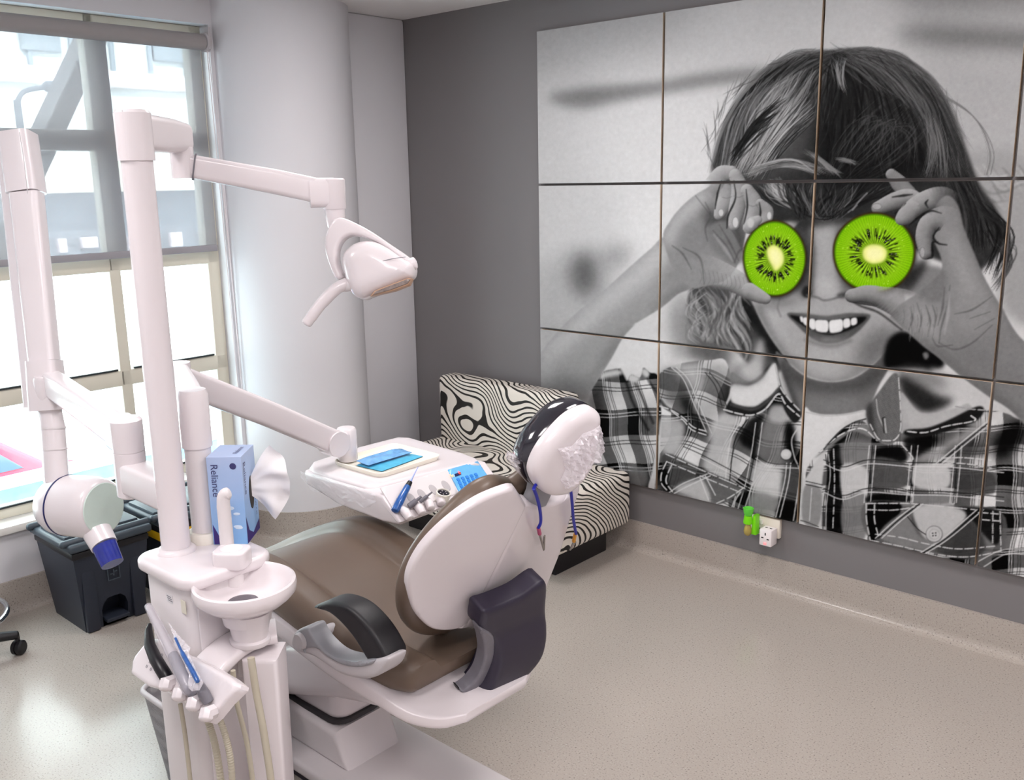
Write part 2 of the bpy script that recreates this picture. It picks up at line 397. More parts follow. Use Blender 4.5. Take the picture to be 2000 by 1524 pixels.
def tag(o, label, cat, group=None, kind=None):
    o['label'] = label; o['category'] = cat
    if group: o['group'] = group
    if kind: o['kind'] = kind
    return o
def struct(name, g, m, **k):
    o = obj(name, g, m, **k); o['kind'] = 'structure'; return o
def recenter(o, p):
    """move a one-mesh thing's origin to p"""
    p = V(p); o.data.transform(Matrix.Translation(-p + o.location)); o.location = p; return o
def textg(s, size, O, A, B, depth=.0006):
    cu = bpy.data.curves.new('t', 'FONT'); cu.body = s; cu.size = size; cu.extrude = 0
    t = bpy.data.objects.new('t', cu); COL.objects.link(t); bpy.context.view_layer.update()
    me = bpy.data.meshes.new_from_object(t.evaluated_get(bpy.context.evaluated_depsgraph_get()))
    N = A.cross(B); g = G(); g.add([O + A * v.co.x + B * v.co.y + N * depth for v in me.vertices], [tuple(p.vertices) for p in me.polygons])
    bpy.data.objects.remove(t); bpy.data.curves.remove(cu); bpy.data.meshes.remove(me); return g
# ================================================================= ROOM
CEIL = 2.674; WX = -1.1; WB = .03
struct('floor', G().box((1.7, -2.25, -.05), (6.2, 4.9, .1)), 'floor', smooth=False)
struct('ceiling', G().box((1.7, -2.25, CEIL + .05), (6.2, 4.9, .1)), 'ceil', smooth=False)
struct('wall_back', G().box((1.7, WB + .06, CEIL / 2), (6.2, .12, CEIL)), 'grey', smooth=False)
struct('wall_right', G().box((4.75, -2.25, CEIL / 2), (.1, 4.9, CEIL)), 'wall', smooth=False)
struct('wall_front', G().box((1.7, -4.65, CEIL / 2), (6.2, .1, CEIL)), 'wall', smooth=False)
YO0, YO1, ZO0, ZO1 = -3.4, -1.10, .385, 2.55
g = G()
for y0, y1, z0, z1 in ((-4.6, 0, 0, ZO0), (-4.6, 0, ZO1, CEIL), (YO1, 0, ZO0, ZO1), (-4.6, YO0, ZO0, ZO1)):
    g.box((WX - .125, (y0 + y1) / 2, (z0 + z1) / 2), (.25, y1 - y0, z1 - z0))
struct('wall_left', g, 'wall', smooth=False)
# engaged round column and the short return beside it
CX, CY, CRAD = -1.1, -.72, .36
g = G(); g.lathe([(CRAD, .14), (CRAD, CEIL)], (CX, CY, 0), n=96)
struct('wall_column', g, 'wall')
struct('wall_return', G().box((-1.04, -.19, CEIL / 2), (.12, .44, CEIL), .012), 'wall')
# coved vinyl skirting, floor material
def cove(path, t=.012, h=.145, r=.045):
    sec = [(-.02, .0), (r, 0), (r * .55, .004), (r * .3, .014), (t + .001, r * .9), (t, h), (-.02, h)]
    return G().sweep(path, sec)
struct('baseboard_back', cove([(-.985, WB, 0), (4.7, WB, 0)]), 'floor', ang=60)
struct('baseboard_left', cove([(WX, -4.6, 0), (WX, -1.07, 0)]), 'floor', ang=60)
pth = [(CX + CRAD * math.cos(a), CY + CRAD * math.sin(a), 0) for a in np.linspace(-PI / 2 - .1, PI / 2 - .4, 40)]
struct('baseboard_column', cove(pth, t=.008), 'floor', ang=60)
struct('baseboard_return', cove([(-.98, -.40, 0), (-.98, .02, 0)]), 'floor', ang=60)
# window: frame, panes, sill
FX = -1.21
w1 = bpy.data.objects.new('window_1', None); COL.objects.link(w1); w1['kind'] = 'structure'; w1.location = (FX, -1.65, ZO0)
g = G()
for y, wd in ((-1.132, .066), (-1.64, .055), (-2.34, .055), (-3.36, .08)): g.box((FX, y, (ZO0 + ZO1) / 2), (.07, wd, ZO1 - ZO0), .006)
for z, h in ((.425, .05), (.93, .075), (1.465, .07), (2.015, .09), (2.515, .07)): g.box((FX + .002, (YO0 + YO1) / 2, z), (.066, YO1 - YO0, h), .006)
obj('window_frame', g, 'frame', w1)
g = G(); g.box((FX - .02, -1.605, 2.02), (.05, .10, 1.05), .004); obj('mullion_cover', g, 'blindbar', w1)
g = G()
for y0, y1 in ((-1.61, -1.167), (-2.31, -1.67), (-3.3, -2.37)):
    for z in (.452, .972): g.box((FX + .036, (y0 + y1) / 2, z), (.012, y1 - y0 - .02, .008))
obj('gasket', g, 'gasket', w1, smooth=False)
for y0, y1 in ((-1.615, -1.16), (-2.315, -1.665), (-3.32, -2.365)):
    for z0, z1 in ((.45, .895), (.965, 1.43), (1.5, 1.97), (2.06, 2.48)):
        obj('pane', G().box((FX, (y0 + y1) / 2, (z0 + z1) / 2), (.008, y1 - y0, z1 - z0)), 'glass', w1, smooth=False)
struct('trim_1', G().box((-1.135, (YO0 + YO1) / 2, .379), (.13, YO1 - YO0 - .004, .036), .008), 'sill')
# roller blind
bl = thing('roller_blind', (-1.12, -1.13, 1.5), 'grey woven roller blind pulled half way down the window', 'blind')
obj('blind_fabric', G().box((-1.128, -2.235, 1.975), (.0012, 2.2, .93)), 'blind', bl, smooth=False)
obj('roll', G().tube([(-1.10, -3.35, 2.468), (-1.10, -1.135, 2.468)], .037, 24), 'tube', bl)
obj('bottom_bar', G().box((-1.126, -2.235, 1.508), (.014, 2.2, .032), .004), 'blindbar', bl)
g = G(); g.box((-1.10, -1.118, 2.485), (.075, .012, .10), .004); g.tube([(-1.10, -1.134, 2.468), (-1.10, -1.112, 2.468)], .044, 24); obj('bracket', g, 'lgrey', bl)
obj('bead_chain', G().tube(cro([(-1.085, -1.125, 2.44), (-1.082, -1.118, 1.6), (-1.082, -1.112, .82), (-1.08, -1.10, .78), (-1.078, -1.092, .84), (-1.08, -1.10, 1.6), (-1.085, -1.118, 2.44)]), .0022, 8), 'white', bl)

# ================================================================= OUTSIDE
struct('ground', G().box((-14, 2, -2.25), (25.0, 40, .1)), 'road', smooth=False)
fb = thing('building', (-10, 2, -2.2), 'pale panelled building across the street, seen through the blind', 'building')
obj('wall', G().box((-10.4, 2, 2.6), (.6, 22, 9.6)), 'facade', fb, smooth=False)
g = G()
for z, h in ((3.25, .22), (5.4, .25)): g.box((-10.05, 2, z), (.14, 22, h), .02)
obj('ledge', g, 'white_matte', fb)
g = G()
for k in range(40): g.box((-10.07, -8.7 + k * .55, 4.3), (.06, .05, 2.1)); 
obj('panel_joint', g, 'facade2', fb, smooth=False)
for k, y in enumerate((.0, 1.9, 3.7, 5.4)):
    wf = obj('window', G().box((-10.06, y, 4.2), (.08, .5, 1.3), .01), 'facade2', fb)
obj('awning', G().box((-9.8, 2, 1.95), (.7, 22, .42), .03), 'frame', fb)
obj('shopfront', G().box((-10.07, 2, 1.25), (.1, 21, 1.0)), 'facade3', fb, smooth=False)
g = G()
for k in range(34):
    g.box((-9.85, -4 + k * .34 + random.uniform(-.08, .08), 1.02 + random.uniform(0, .06)), (.1, random.uniform(.10, .24), random.uniform(.12, .22)), .01)
tag(recenter(obj('flower_boxes', g, 'white', None), (-9.85, 2, .9)), 'row of small pale goods set out along the shopfront across the street', 'goods', kind='stuff')
p0, p1 = V((-1.8, -1.10, 2.95)), V((-1.8, -2.62, .35))
st = (p1 - p0).normalized()
br = obj('steel_brace', G().sweep([p0, p1], rrect(.09, .19, .006, 1), up=X), 'brace', None, ang=30)
tag(recenter(br, p1), 'grey diagonal steel brace just outside the window', 'brace')
lp = thing('street_lamp', (-6, -.08, -2.2), 'slim grey street lamp outside the left window pane', 'street lamp')
obj('pole', G().tube([(-6, -.08, -2.2), (-6, -.08, 2.58)], [.05, .03], 12), 'lampgrey', lp)
obj('arm', G().tube(cro([(-6, -.08, 2.56), (-6, .0, 2.66), (-6, .25, 2.72)]), .022, 10), 'lampgrey', lp)
obj('lamp_head', G().tube([(-6, .2, 2.71), (-6, .45, 2.745)], [.05, .03], 12, sx=1.6, ends=.5), 'lampgrey', lp)
ba = thing('barrier', (-3.3, -1.2, -2.2), 'pale blue weathered barrier outside behind the lower window panes', 'barrier')
obj('panel', G().box((-3.3, -.8, -1.14), (.1, 5.6, 2.12), .01), 'barrier', ba)
obj('cap_rail', G().box((-3.3, -.8, -.06), (.16, 5.6, .05), .015), 'facade', ba)
def car(x, y, label):
    c = thing('car', (x, y, -2.2), label, 'car')
    body = [(-2.0, .35), (-2.0, .75), (-1.2, .9), (-.75, 1.38), (.75, 1.4), (1.35, .95), (2.0, .85), (2.05, .35)]
    obj('body', G().prism(body, (x, y, -2.2), Y, Z, X, -.82, .82, .07, 3), 'redcar', c)
    obj('side_window', G().prism([(-.95, .95), (-.62, 1.32), (.68, 1.33), (1.1, .95)], (x, y, -2.2), Y, Z, X, .80, .84, .02), 'carglass', c)
    for sy in (-1.2, 1.25):
        for sx in (-.7, .7):
            obj('wheel', G().lathe([(.05, -.1), (.3, -.1), (.33, -.07), (.33, .07), (.3, .1), (.05, .1)], (x + sx, y + sy, -1.87), X, 24), 'black', c)
car(-8.6, -.9, 'red car parked outside beyond the lower left window pane')

# ================================================================= BENCH
bn = thing('bench', (0, -.3, 0), 'zebra print upholstered bench against the dark grey wall', 'bench')
obj('seat', G().box((-.01, -.315, .285), (1.22, .57, .27), .035, seg=4), 'zebra', bn)
obj('backrest', G().box((-.155, -.105, .585), (.89, .14, .37), .03, seg=4), 'zebra', bn)
obj('plinth', G().box((-.02, -.29, .08), (1.02, .40, .16), .005), 'black', bn)

# ================================================================= SOCKET, ADAPTER, AIR FRESHENER
sk = thing('wall_socket', (1.285, 0, .245), 'ivory double wall socket plate low on the dark grey wall', 'socket')
obj('plate', G().box((1.282, .018, .289), (.146, .024, .087), .004), 'plategrey', sk)
obj('rocker_switch', G().box((1.268, .003, .308), (.016, .008, .022), .002), 'plugwhite', sk)
obj('socket_slot', G().box((1.252, .005, .275), (.02, .004, .006)), 'hole', sk, smooth=False)
ad = thing('plug_adapter', (1.318, -.02, .222), 'white cube plug adapter pushed into the right of the wall socket', 'plug adapter')
obj('body', G().box((1.318, -.024, .26), (.058, .058, .076), .006), 'plugwhite', ad)
for dx, dz, sx, sz in ((0, .016, .005, .012), (-.013, -.002, .011, .005), (.013, -.006, .011, .005)): obj('pin_hole', G().box((1.318 + dx, -.0535, .262 + dz), (sx, .002, sz), .001), 'hole', ad, smooth=False)
for dx in (-.01, .012): obj('pin_hole', G().box((1.318 + dx, -.024, .2985), (.010, .005, .0016)), 'hole', ad, smooth=False)
obj('neon_switch', G().box((1.318, -.054, .235), (.014, .004, .012), .0015), 'neon', ad)
af = thing('air_freshener', (1.232, -.04, .245), 'lime green plug-in air freshener with amber bottle in the left of the wall socket', 'air freshener')
obj('cap', G().lathe([(.0, .0), (.016, .0), (.021, .012), (.024, .034), (.019, .036), (.012, .030), (0, .028)], (1.232, -.05, .345), n=28), 'green2', af)
obj('collar', G().lathe([(0, 0), (.020, 0), (.021, .006), (.017, .036), (0, .037)], (1.232, -.05, .308), n=28), 'green', af)
obj('plug_body', G().prism([(-.012, .0), (.012, .0), (.010, .09), (-.004, .09)], (1.256, -.03, .258), X, Z, Y, -.018, .024, .005), 'green', af)
bo = obj('bottle', G().lathe([(0, 0), (.010, .001), (.016, .008), (.018, .022), (.014, .042), (.010, .055), (0, .056)], (1.232, -.05, .252), n=24), 'amberglass', af)
obj('liquid', G().lathe([(0, 0), (.009, .001), (.0145, .008), (.0165, .020), (0, .021)], (1.232, -.05, .2535), n=24), 'amber', bo)

# ================================================================= WASTE BINS
def bin_(name, x0, x1, y0, y1, h, label, yellow):
    cx, cy = (x0 + x1) / 2, (y0 + y1) / 2; w, d = x1 - x0, y1 - y0
    t = thing(name, (cx, cy, 0), label, 'waste bin', 'pedal bins under the window')
    # body tapers to the floor; the pedal recess is cut in the room-side face
    b = bmesh.new(); hb = h - .045; tp = .80; rx0, rx1, rz = -.065, .065, .115
    def P(a, bb, z): f = tp + (1 - tp) * z / hb; return V((cx + a * w / 2 * .97 * f, cy + bb * d / 2 * .97 * f, z))
    g = G()
    k = [(-1, -1), (1, -1), (1, 1), (-1, 1)]
    lo = [P(a, bb, 0) for a, bb in k]; hi = [P(a, bb, hb) for a, bb in k]
    g.add(lo + hi, [(0, 1, 5, 4), (2, 3, 7, 6), (3, 0, 4, 7), (3, 2, 1, 0)])
    yA, yB = -.42, .42
    arch = [(yA, 0), (yA, .075), (yA * .82, .105), (yA * .45, .125), (yB * .45, .125), (yB * .82, .105), (yB, .075), (yB, 0)]
    n = len(arch); fr = [P(1, a, z) for a, z in arch]; bk = [v - V((.085, 0, 0)) for v in fr]
    g.add(fr + bk, [(i, i + 1, n + i + 1, n + i) for i in range(n - 1)] + [tuple(range(n, 2 * n))])
    outer = [P(1, -1, 0), P(1, -1, .075), P(1, -1, hb), P(1, yA * .45, hb), P(1, yB * .45, hb), P(1, 1, hb), P(1, 1, .075), P(1, 1, 0)]
    g.add(outer + fr, [(0, 1, 9, 8), (1, 2, 10, 9), (2, 3, 11, 10), (3, 4, 12, 11), (4, 5, 13, 12), (5, 6, 14, 13), (6, 7, 15, 14)])
    o = obj('body', g, 'bin', t, ang=30)
    for s in (-.62, .62): obj('corner_rib', G().box(P(.985, s * 1.14, hb * .5), (.022, d * .17, hb * .98), .006), 'bin', t)
    obj('liner_bag', G().box((cx, cy, hb - .018), (w * 1.0, d * .995, .03), .008), 'black', t)
    if yellow: obj('band', G().box((cx, cy, hb - .055), (w * .965, d * .965, .04), .004), 'yellow', t)
    obj('pedal', G().box((cx + w * .34, cy, .03), (.10, d * .30, .018), .005), 'bin', t)
    g = G(); g.box((cx, cy, h - .026), (w * 1.07, d * 1.07, .036), .012, seg=3); g.box((cx, cy, h - .004), (w * .62, d * .96, .02), .008)
    ld = obj('lid', g, 'binlid', t)
    for s in (-1, 1): obj('lid_rib', G().tube([(cx + s * w * .43, cy - d * .56, h - .006), (cx + s * w * .43, cy + d * .52, h - .006)], .016, 12, ends=.8), 'binlid', ld)
    g = G(); q = V((cx + w * .47, cy, .235)); 
    for a, bb, sa, sb in ((0, .03, .05, .003), (0, -.03, .05, .003), (-.025, 0, .003, .06), (.025, 0, .003, .06), (0, 0, .004, .026), (.009, .004, .012, .004), (-.009, -.004, .012, .004)):
        g.box(q + V((0.001 + .05 * bb, a, bb)), (.004, sa, sb))
    obj('moulded_mark', g, 'binlid', t, smooth=False)
    return t
bin_('pedal_bin', -.985, -.61, -2.215, -1.885, .415, 'charcoal pedal waste bin with plain lid, in front by the window wall', False)
bin_('pedal_bin', -.985, -.61, -1.83, -1.50, .415, 'charcoal pedal waste bin with a yellow band under the lid, behind the plain one', True)

# ================================================================= STOOL (only its base reaches into view)
sx, sy = -.76, -2.665
t = thing('wheeled_stool', (sx, sy, 0), 'wheeled stool with chrome foot ring and black base at the left edge', 'stool')
obj('column', G().tube([(sx, sy, .07), (sx, sy, .46)], .025, 16), 'chrome', t)
g = G()
for k in range(5):
    a = math.radians(70 + 72 * k); c, s = math.cos(a), math.sin(a)
    b0 = obj('leg', G().tube([(sx, sy, .105), (sx + .20 * c, sy + .20 * s, .088), (sx + .245 * c, sy + .245 * s, .083)], [.026, .019, .017], 12, ends=.5), 'black', t)
    e = V((sx + .245 * c, sy + .245 * s, .03)); pdir = V((math.cos(.6), math.sin(.6), 0))
    g2 = G(); g2.lathe([(.004, -.022), (.022, -.022), (.029, -.016), (.029, -.003), (.024, -.002), (.024, .002), (.029, .003), (.029, .016), (.022, .022), (.004, .022)], e, pdir, 20); g2.tube([e + V((0, 0, .02)), e + V((0, 0, .055))], .009, 10)
    obj('caster', g2, 'black', b0)
pr = [(sx + .225 * math.cos(a), sy + .225 * math.sin(a), .20) for a in np.linspace(0, 2 * PI, 41)[:-1]]
g = G(); g.tube(pr + [pr[0]], .011, 12, caps=False)
for a in (0.3, 2.4, 4.5): g.tube([(sx, sy, .20), (sx + .225 * math.cos(a), sy + .225 * math.sin(a), .20)], .006, 8)
obj('foot_ring', g, 'chrome', t)
obj('seat', G().lathe([(0, 0), (.15, 0), (.17, .02), (.17, .06), (.14, .08), (0, .085)], (sx, sy, .45), n=40), 'navy', t)

# ================================================================= MESH WASTE BASKET
t = thing('wire_basket', (.63, -2.36, 0), 'grey wire mesh waste basket with pale rim behind the dental unit', 'basket')
bx, by, bw, bd, bh = .635, -2.345, .33, .29, .30
top = rrect(bw, bd, .04); bot = rrect(bw * .78, bd * .78, .035); n = len(top)
g = G(); g.add([V((bx + a, by + b, bh)) for a, b in top] + [V((bx + a, by + b, .012)) for a, b in bot], [(i, (i + 1) % n, n + (i + 1) % n, n + i) for i in range(n)])
obj('mesh_side', g, 'mesh', t)
obj('base', G().prism(bot, (bx, by, 0), X, Y, Z, 0, .014), 'dgrey', t)
g = G(); g.tube([V((bx + a, by + b, bh)) for a, b in top] + [V((bx + top[0][0], by + top[0][1], bh))], .009, 10, caps=False); obj('rim', g, 'lgrey', t)
obj('liner', G().add([V((bx + a * .96, by + b * .96, bh - .004)) for a, b in top] + [V((bx + a * .93, by + b * .93, .03)) for a, b in bot], [(i, (i + 1) % n, n + (i + 1) % n, n + i) for i in range(n)]), 'film2', t)
# ================================================================= DENTAL CHAIR
def S2(sx, ox, oy): return lambda L: [(ox + a / sx, oy + b / sx) for a, b in L]
zc = S2(2.442, 480, 900); zh = S2(4.764, 970, 770); zn = S2(5.5556, 600, 840); zi = S2(6.0957, 250, 1170)
ch = thing('dental_chair', (1.1, -2.0, 0), 'reclined dental chair with taupe brown cushions and white shell in the middle of the room', 'dental chair')
g = G(); g.prism(rrect(1.75, .37, .10, 5), (1.30, -2.02, 0), X, Y, Z, .03, .075, .014, 3); obj('base_plate', g, 'white_matte', ch)
obj('base_skirt', G().prism(rrect(1.70, .33, .09, 5), (1.30, -2.02, 0), X, Y, Z, 0, .031), 'navy', ch)
# column housing on the base and the lifting arm
g = G(); g.prism([(-.19, 0), (.21, 0), (.16, .12), (-.12, .135), (-.19, .10)], (.82, -2.03, .07), X, Z, -Y, -.11, .11, .022, 3); obj('column_housing', g, 'white_matte', ch)
obj('housing_seam', G().prism(rrect(.30, .19, .05), (.83, -2.03, .20), X, Y, Z, -.004, .012, .002), 'seam', ch)
g = G(); g.prism(rrect(.27, .175, .05, 5), (.84, -2.03, .205), X, Y, Z, 0, .16, .02, 3); obj('column', g, 'white', ch)
arch = cro([(.50, -2.06, .10), (.52, -2.06, .21), (.62, -2.06, .31), (.80, -2.05, .37), (1.0, -2.04, .43), (1.2, -2.03, .47)], 5)
g = G(); g.sweep([p - Z * .03 for p in arch], rrect(.24, .19, .06, 4)); obj('lift_arm', g, 'white', ch)
g = G(); g.tube([(.52, -2.165, .15), (.52, -2.02, .15)], .055, 24); obj('arm_pivot', g, 'mgrey', ch)
# seat shell (white) and seat cushion
def loft(stations, fn, m, name, parent, capx=True):
    rings = [fn(*s) for s in stations]; n = len(rings[0]); g = G()
    g.add([p for r in rings for p in r], [(i * n + j, i * n + (j + 1) % n, (i + 1) * n + (j + 1) % n, (i + 1) * n + j) for i in range(len(rings) - 1) for j in range(n)] + [tuple(range(n))[::-1], tuple((len(rings) - 1) * n + j for j in range(n))])
    return obj(name, g, m, parent, ang=50)
YC = -2.0
def spl(pts, sub=4): return [tuple(v) for v in cro(pts, sub)]
def cush(x, z, w, t):
    """ring across the chair: padded top, raised side bolsters, straight sides"""
    r = min(.05, t * .48); out = []
    for a in np.linspace(-PI, -PI / 2, 5)[:-1]: out.append((-w + r + r * math.cos(a), -t + r + r * math.sin(a)))
    for a in np.linspace(-PI / 2, 0, 5): out.append((w - r + r * math.cos(a), -t + r + r * math.sin(a)))
    for a in np.linspace(0, PI / 2, 6): out.append((w - r + r * math.cos(a), -r + r * math.sin(a) + .010))
    for u in np.linspace(.86, -.86, 31):
        q = min(1, max(0, (abs(u) - .56) / .16)); q = q * q * (3 - 2 * q); out.append((u * (w - r * .6), -.022 + .032 * q))
    for a in np.linspace(PI / 2, PI, 6): out.append((-w + r + r * math.cos(a), -r + r * math.sin(a) + .010))
    return [V((x, YC + a, z + b)) for a, b in out]
st = spl([(.02, .385, .18, .04), (.05, .41, .215, .06), (.22, .485, .235, .07), (.44, .60, .25, .08), (.60, .672, .262, .09), (.70, .703, .268, .10), (.80, .708, .27, .105), (.92, .686, .27, .11), (1.05, .652, .268, .105), (1.2, .622, .262, .10), (1.32, .602, .25, .095), (1.40, .588, .225, .08), (1.425, .575, .20, .055)], 4)
loft(st, cush, 'brown', 'seat_cushion', ch)
def shell(x, z, w, t):
    r = min(.06, t * .45); out = []
    for cx_, cz_, a0 in ((w - r, -r * .3, 0), (-w + r, -r * .3, 90), (-w + r, -t + r, 180), (w - r, -t + r, 270)):
        for j in range(7):
            a = math.radians(a0 + 15 * j); k = .3 if a0 in (0, 90) else 1
            out.append((cx_ + r * math.cos(a), cz_ + r * k * math.sin(a)))
    return [V((x, YC + a, z + b)) for a, b in out]
st = spl([(.06, .36, .18, .03), (.25, .43, .22, .04), (.50, .545, .245, .05), (.72, .60, .262, .065), (.88, .605, .272, .08), (1.05, .585, .278, .085), (1.2, .562, .28, .078), (1.32, .534, .268, .063), (1.42, .484, .235, .045), (1.49, .464, .185, .035), (1.525, .458, .12, .025)], 4)
loft(st, shell, 'white', 'seat_shell', ch)
# backrest: cushion in front, shell behind, seen from the back
# the shell is folded along the spine: one half turns to each side
S0, S1 = V((1.642, -2.0, 1.028)), V((1.438, -2.0, .662))
BO = S1; BB = (S0 - S1).normalized(); BN = Y.cross(BB).normalized()
LP = V((1.4935, -2.27, .859)); lN = (S0 - S1).cross(LP - S1).normalized(); lN = lN if lN.x > 0 else -lN
lB = BB; lA = lB.cross(lN)
_lc = zc([(1284, 130), (1240, 134), (1102, 192), (962, 292), (852, 402), (787, 511), (770, 600), (791, 699), (841, 768), (901, 804), (995, 802), (1066, 766), (1078, 738), (1145, 600), (1240, 410), (1325, 238), (1336, 210), (1308, 165)])
obj('backrest_shell', G().pillow(inplane([tuple(p) for p in cro([V(p) for p in _lc[:12]], 5)] + _lc[12:], BO + lN * .004, lA, lB), BO, lA, lB, lN, r=.010, H=.010, depth=.012, step=.03, smooth=False), 'white', ch, ang=35)
wing = zc([(1320, 200), (1345, 195), (1400, 210), (1440, 205), (1490, 190), (1540, 165), (1572, 120), (1585, 92), (1600, 108), (1560, 230), (1500, 430), (1425, 620), (1330, 700), (1200, 765), (1090, 792), (1000, 806), (1060, 760), (1075, 735), (1240, 400)])
obj('backrest_shell', G().pillow(inplane(wing, BO, Y, BB), BO - BN * .006, Y, BB, BN, r=.012, H=.012, depth=.022, step=.03, smooth=False), 'white', ch, ang=35)
cu_ = zc([(1285, 92), (1205, 74), (1100, 104), (960, 200), (832, 320), (742, 450), (706, 580), (720, 690), (770, 765), (850, 803), (960, 815)])
cl_ = inplane([(u + 9, v + 16) for u, v in cu_], BO - lN * .03, lA, lB)
cl_ = [((BO + lA * a + lB * b - BO).dot(Y), b) for a, b in cl_]
cr_ = [(-a * .86, b * .97) for a, b in cl_[::-1]]
obj('backrest_cushion', G().pillow(cl_ + cr_, BO - BN * .064, Y, BB, BN, r=.03, H=.026, depth=.012, step=.03, rb=.04, Hb=.024), 'brown', ch, ang=50)
# hinge cover
HO = V((1.50, -1.95, .56)); HN = V((.90, -.12, -.36)).normalized(); HB = (Z - HN * HN.z).normalized(); HA = HB.cross(HN)
cv = zc([(1130, 708), (1185, 690), (1300, 640), (1420, 568), (1424, 700), (1420, 790), (1392, 880), (1340, 955), (1280, 1012), (1180, 1070), (1075, 1100), (1120, 1030), (1160, 930), (1165, 850), (1115, 800), (1118, 740)])
obj('hinge_cover', G().pillow(inplane(cv, HO, HA, HB), HO, HA, HB, HN, r=.022, H=.012, depth=.05, hf=lambda a, b: .03 * max(0, 1 - ((b + .08) / .17) ** 2), step=.018), 'navy', ch, ang=40)
cl = zc([(1108, 788), (1170, 822), (1172, 930), (1140, 1022), (1070, 1085), (1018, 1092), (1060, 1060), (1105, 1000), (1128, 920), (1122, 850)])
obj('cover_edge', G().pillow(inplane(cl, HO, HA, HB), HO + HN * .006, HA, HB, HN, r=.008, H=.008, depth=.03, step=.02), 'dgrey', ch)
cs = zc([(1012, 1085), (1060, 1098), (1180, 1072), (1290, 1005), (1300, 1030), (1180, 1100), (1060, 1128), (1034, 1132)])
obj('cover_gap', G().pillow(inplane(cs, HO, HA, HB), HO - HN * .004, HA, HB, HN, r=.006, H=.004, depth=.02, step=.02, smooth=False), 'black', ch)
# headrest
HC = V((1.715, -1.96, 1.15)); hN = V((.95, -.12, -.26)).normalized(); hB = (Z - hN * hN.z).normalized(); hA = hB.cross(hN)
ov = zh([(770, 130), (860, 115), (930, 160), (942, 240), (920, 420), (880, 600), (800, 760), (700, 870), (600, 925), (480, 930), (380, 870), (322, 770), (310, 680), (350, 560), (430, 430), (540, 300), (650, 195)])
op = inplane(ov, HC, hA, hB)
hr = obj('headrest_shell', G().pillow(op, HC, hA, hB, hN, r=.035, H=.022, depth=.012, hf=lambda a, b: .004, step=.02), 'white', ch, ang=50)
c0 = V((sum(p[0] for p in op) / len(op), sum(p[1] for p in op) / len(op)))
bp = [((p[0] - c0.x) * 1.03 + c0.x, (p[1] - c0.y) * 1.03 + c0.y) for p in op]
rings = []
for k, (d, f, oy) in enumerate(((.010, .97, 0), (.013, 1.01, 0), (.04, 1.02, 0), (.062, .99, 0), (.078, .90, 0), (.087, .74, 0), (.091, .45, 0), (.092, .1, 0))):
    rings.append([HC + hA * ((p[0] - c0.x) * f + c0.x) + hB * ((p[1] - c0.y) * f + c0.y + oy) - hN * d for p in cr(op, 3)])
n = len(rings[0]); g = G()
g.add([p for r in rings for p in r], [(i * n + j, i * n + (j + 1) % n, (i + 1) * n + (j + 1) % n, (i + 1) * n + j) for i in range(len(rings) - 1) for j in range(n)] + [tuple(range(n)), tuple((len(rings) - 1) * n + j for j in range(n))])
obj('headrest_pad', g, 'black_gloss', ch, ang=60)
p0 = onp(*zh([(520, 950)])[0], HC, hN)
obj('headrest_stem', G().sweep([p0 + hB * .06 - hN * .045, p0 + hB * .0 - hN * .045, p0 - hB * .06 - hN * .06], rrect(.085, .03, .012), up=tuple(hN)), 'mgrey', ch)
def crumple(u, v):
    # loose film gathered towards the right of the shell
    P = onp(*zh([(560 + 400 * u, 380 + 470 * v)])[0], HC, hN); rr = random.Random(int(u * 999) * 1009 + int(v * 999))
    amp = .004 + .022 * max(0, u - .45)
    return P + hN * (.030 + amp * rr.uniform(-.3, 1.3)) + hA * (rr.uniform(-1, 1) * .006 + (.012 * math.sin(9 * v) if u > .9 else 0)) + hB * rr.uniform(-1, 1) * .006
pts = [(600, 560), (560, 510), (700, 480), (800, 370), (900, 330), (960, 290), (975, 400), (985, 480), (960, 560), (955, 630), (880, 640), (840, 700), (760, 800), (640, 880), (590, 800), (640, 700)]
random.seed(4)
def crf(a, b):
    return .006 + .009 * math.sin(a * 310 + 4 * math.sin(b * 190)) * math.sin(b * 270 + a * 120)
obj('plastic_cover', G().pillow(inplane(zh(pts), HC + hN * .028, hA, hB), HC + hN * .028, hA, hB, hN, r=.012, H=.006, depth=.0, hf=crf, step=.006, smooth=False), 'film2', hr, smooth=False)
pts = [(150, 560), (130, 620), (190, 700), (250, 770), (330, 860), (300, 700), (230, 600)]
obj('plastic_cover', G().pillow(inplane(zh(pts), HC - hN * .03, hA, hB), HC - hN * .05, hA, hB, hN, r=.01, H=.004, depth=0, hf=crf, step=.009, smooth=False), 'film2', hr, smooth=False)
# armrest with black pad
AY = -2.30
ap = [(p.x, p.z) for p in (on(u, v, 'y', AY) for u, v in zc([(352, 690), (385, 668), (430, 658), (490, 672), (545, 703), (600, 755), (645, 812), (680, 870), (704, 925), (688, 948), (640, 952), (612, 935), (560, 850), (500, 775), (430, 715)]))]
obj('armrest_pad', G().pillow(ap, (0, AY - .012, 0), X, Z, -Y, r=.014, H=.014, depth=.05, step=.02, rb=.012, Hb=.01), 'black', ch, ang=50)
AY2 = -2.325
ar = [(p.x, p.z) for p in (on(u, v, 'y', AY2) for u, v in zc([(228, 862), (240, 820), (270, 797), (300, 795), (318, 830), (345, 868), (390, 912), (440, 940), (520, 955), (610, 945), (680, 935), (692, 955), (670, 1000), (620, 1030), (560, 1037), (460, 1012), (340, 934), (268, 912), (238, 895)]))]
am = obj('armrest', G().pillow(ar, (0, AY2, 0), X, Z, -Y, r=.012, H=.010, depth=.045, step=.02, rb=.012, Hb=.01), 'lgrey', ch, ang=50)
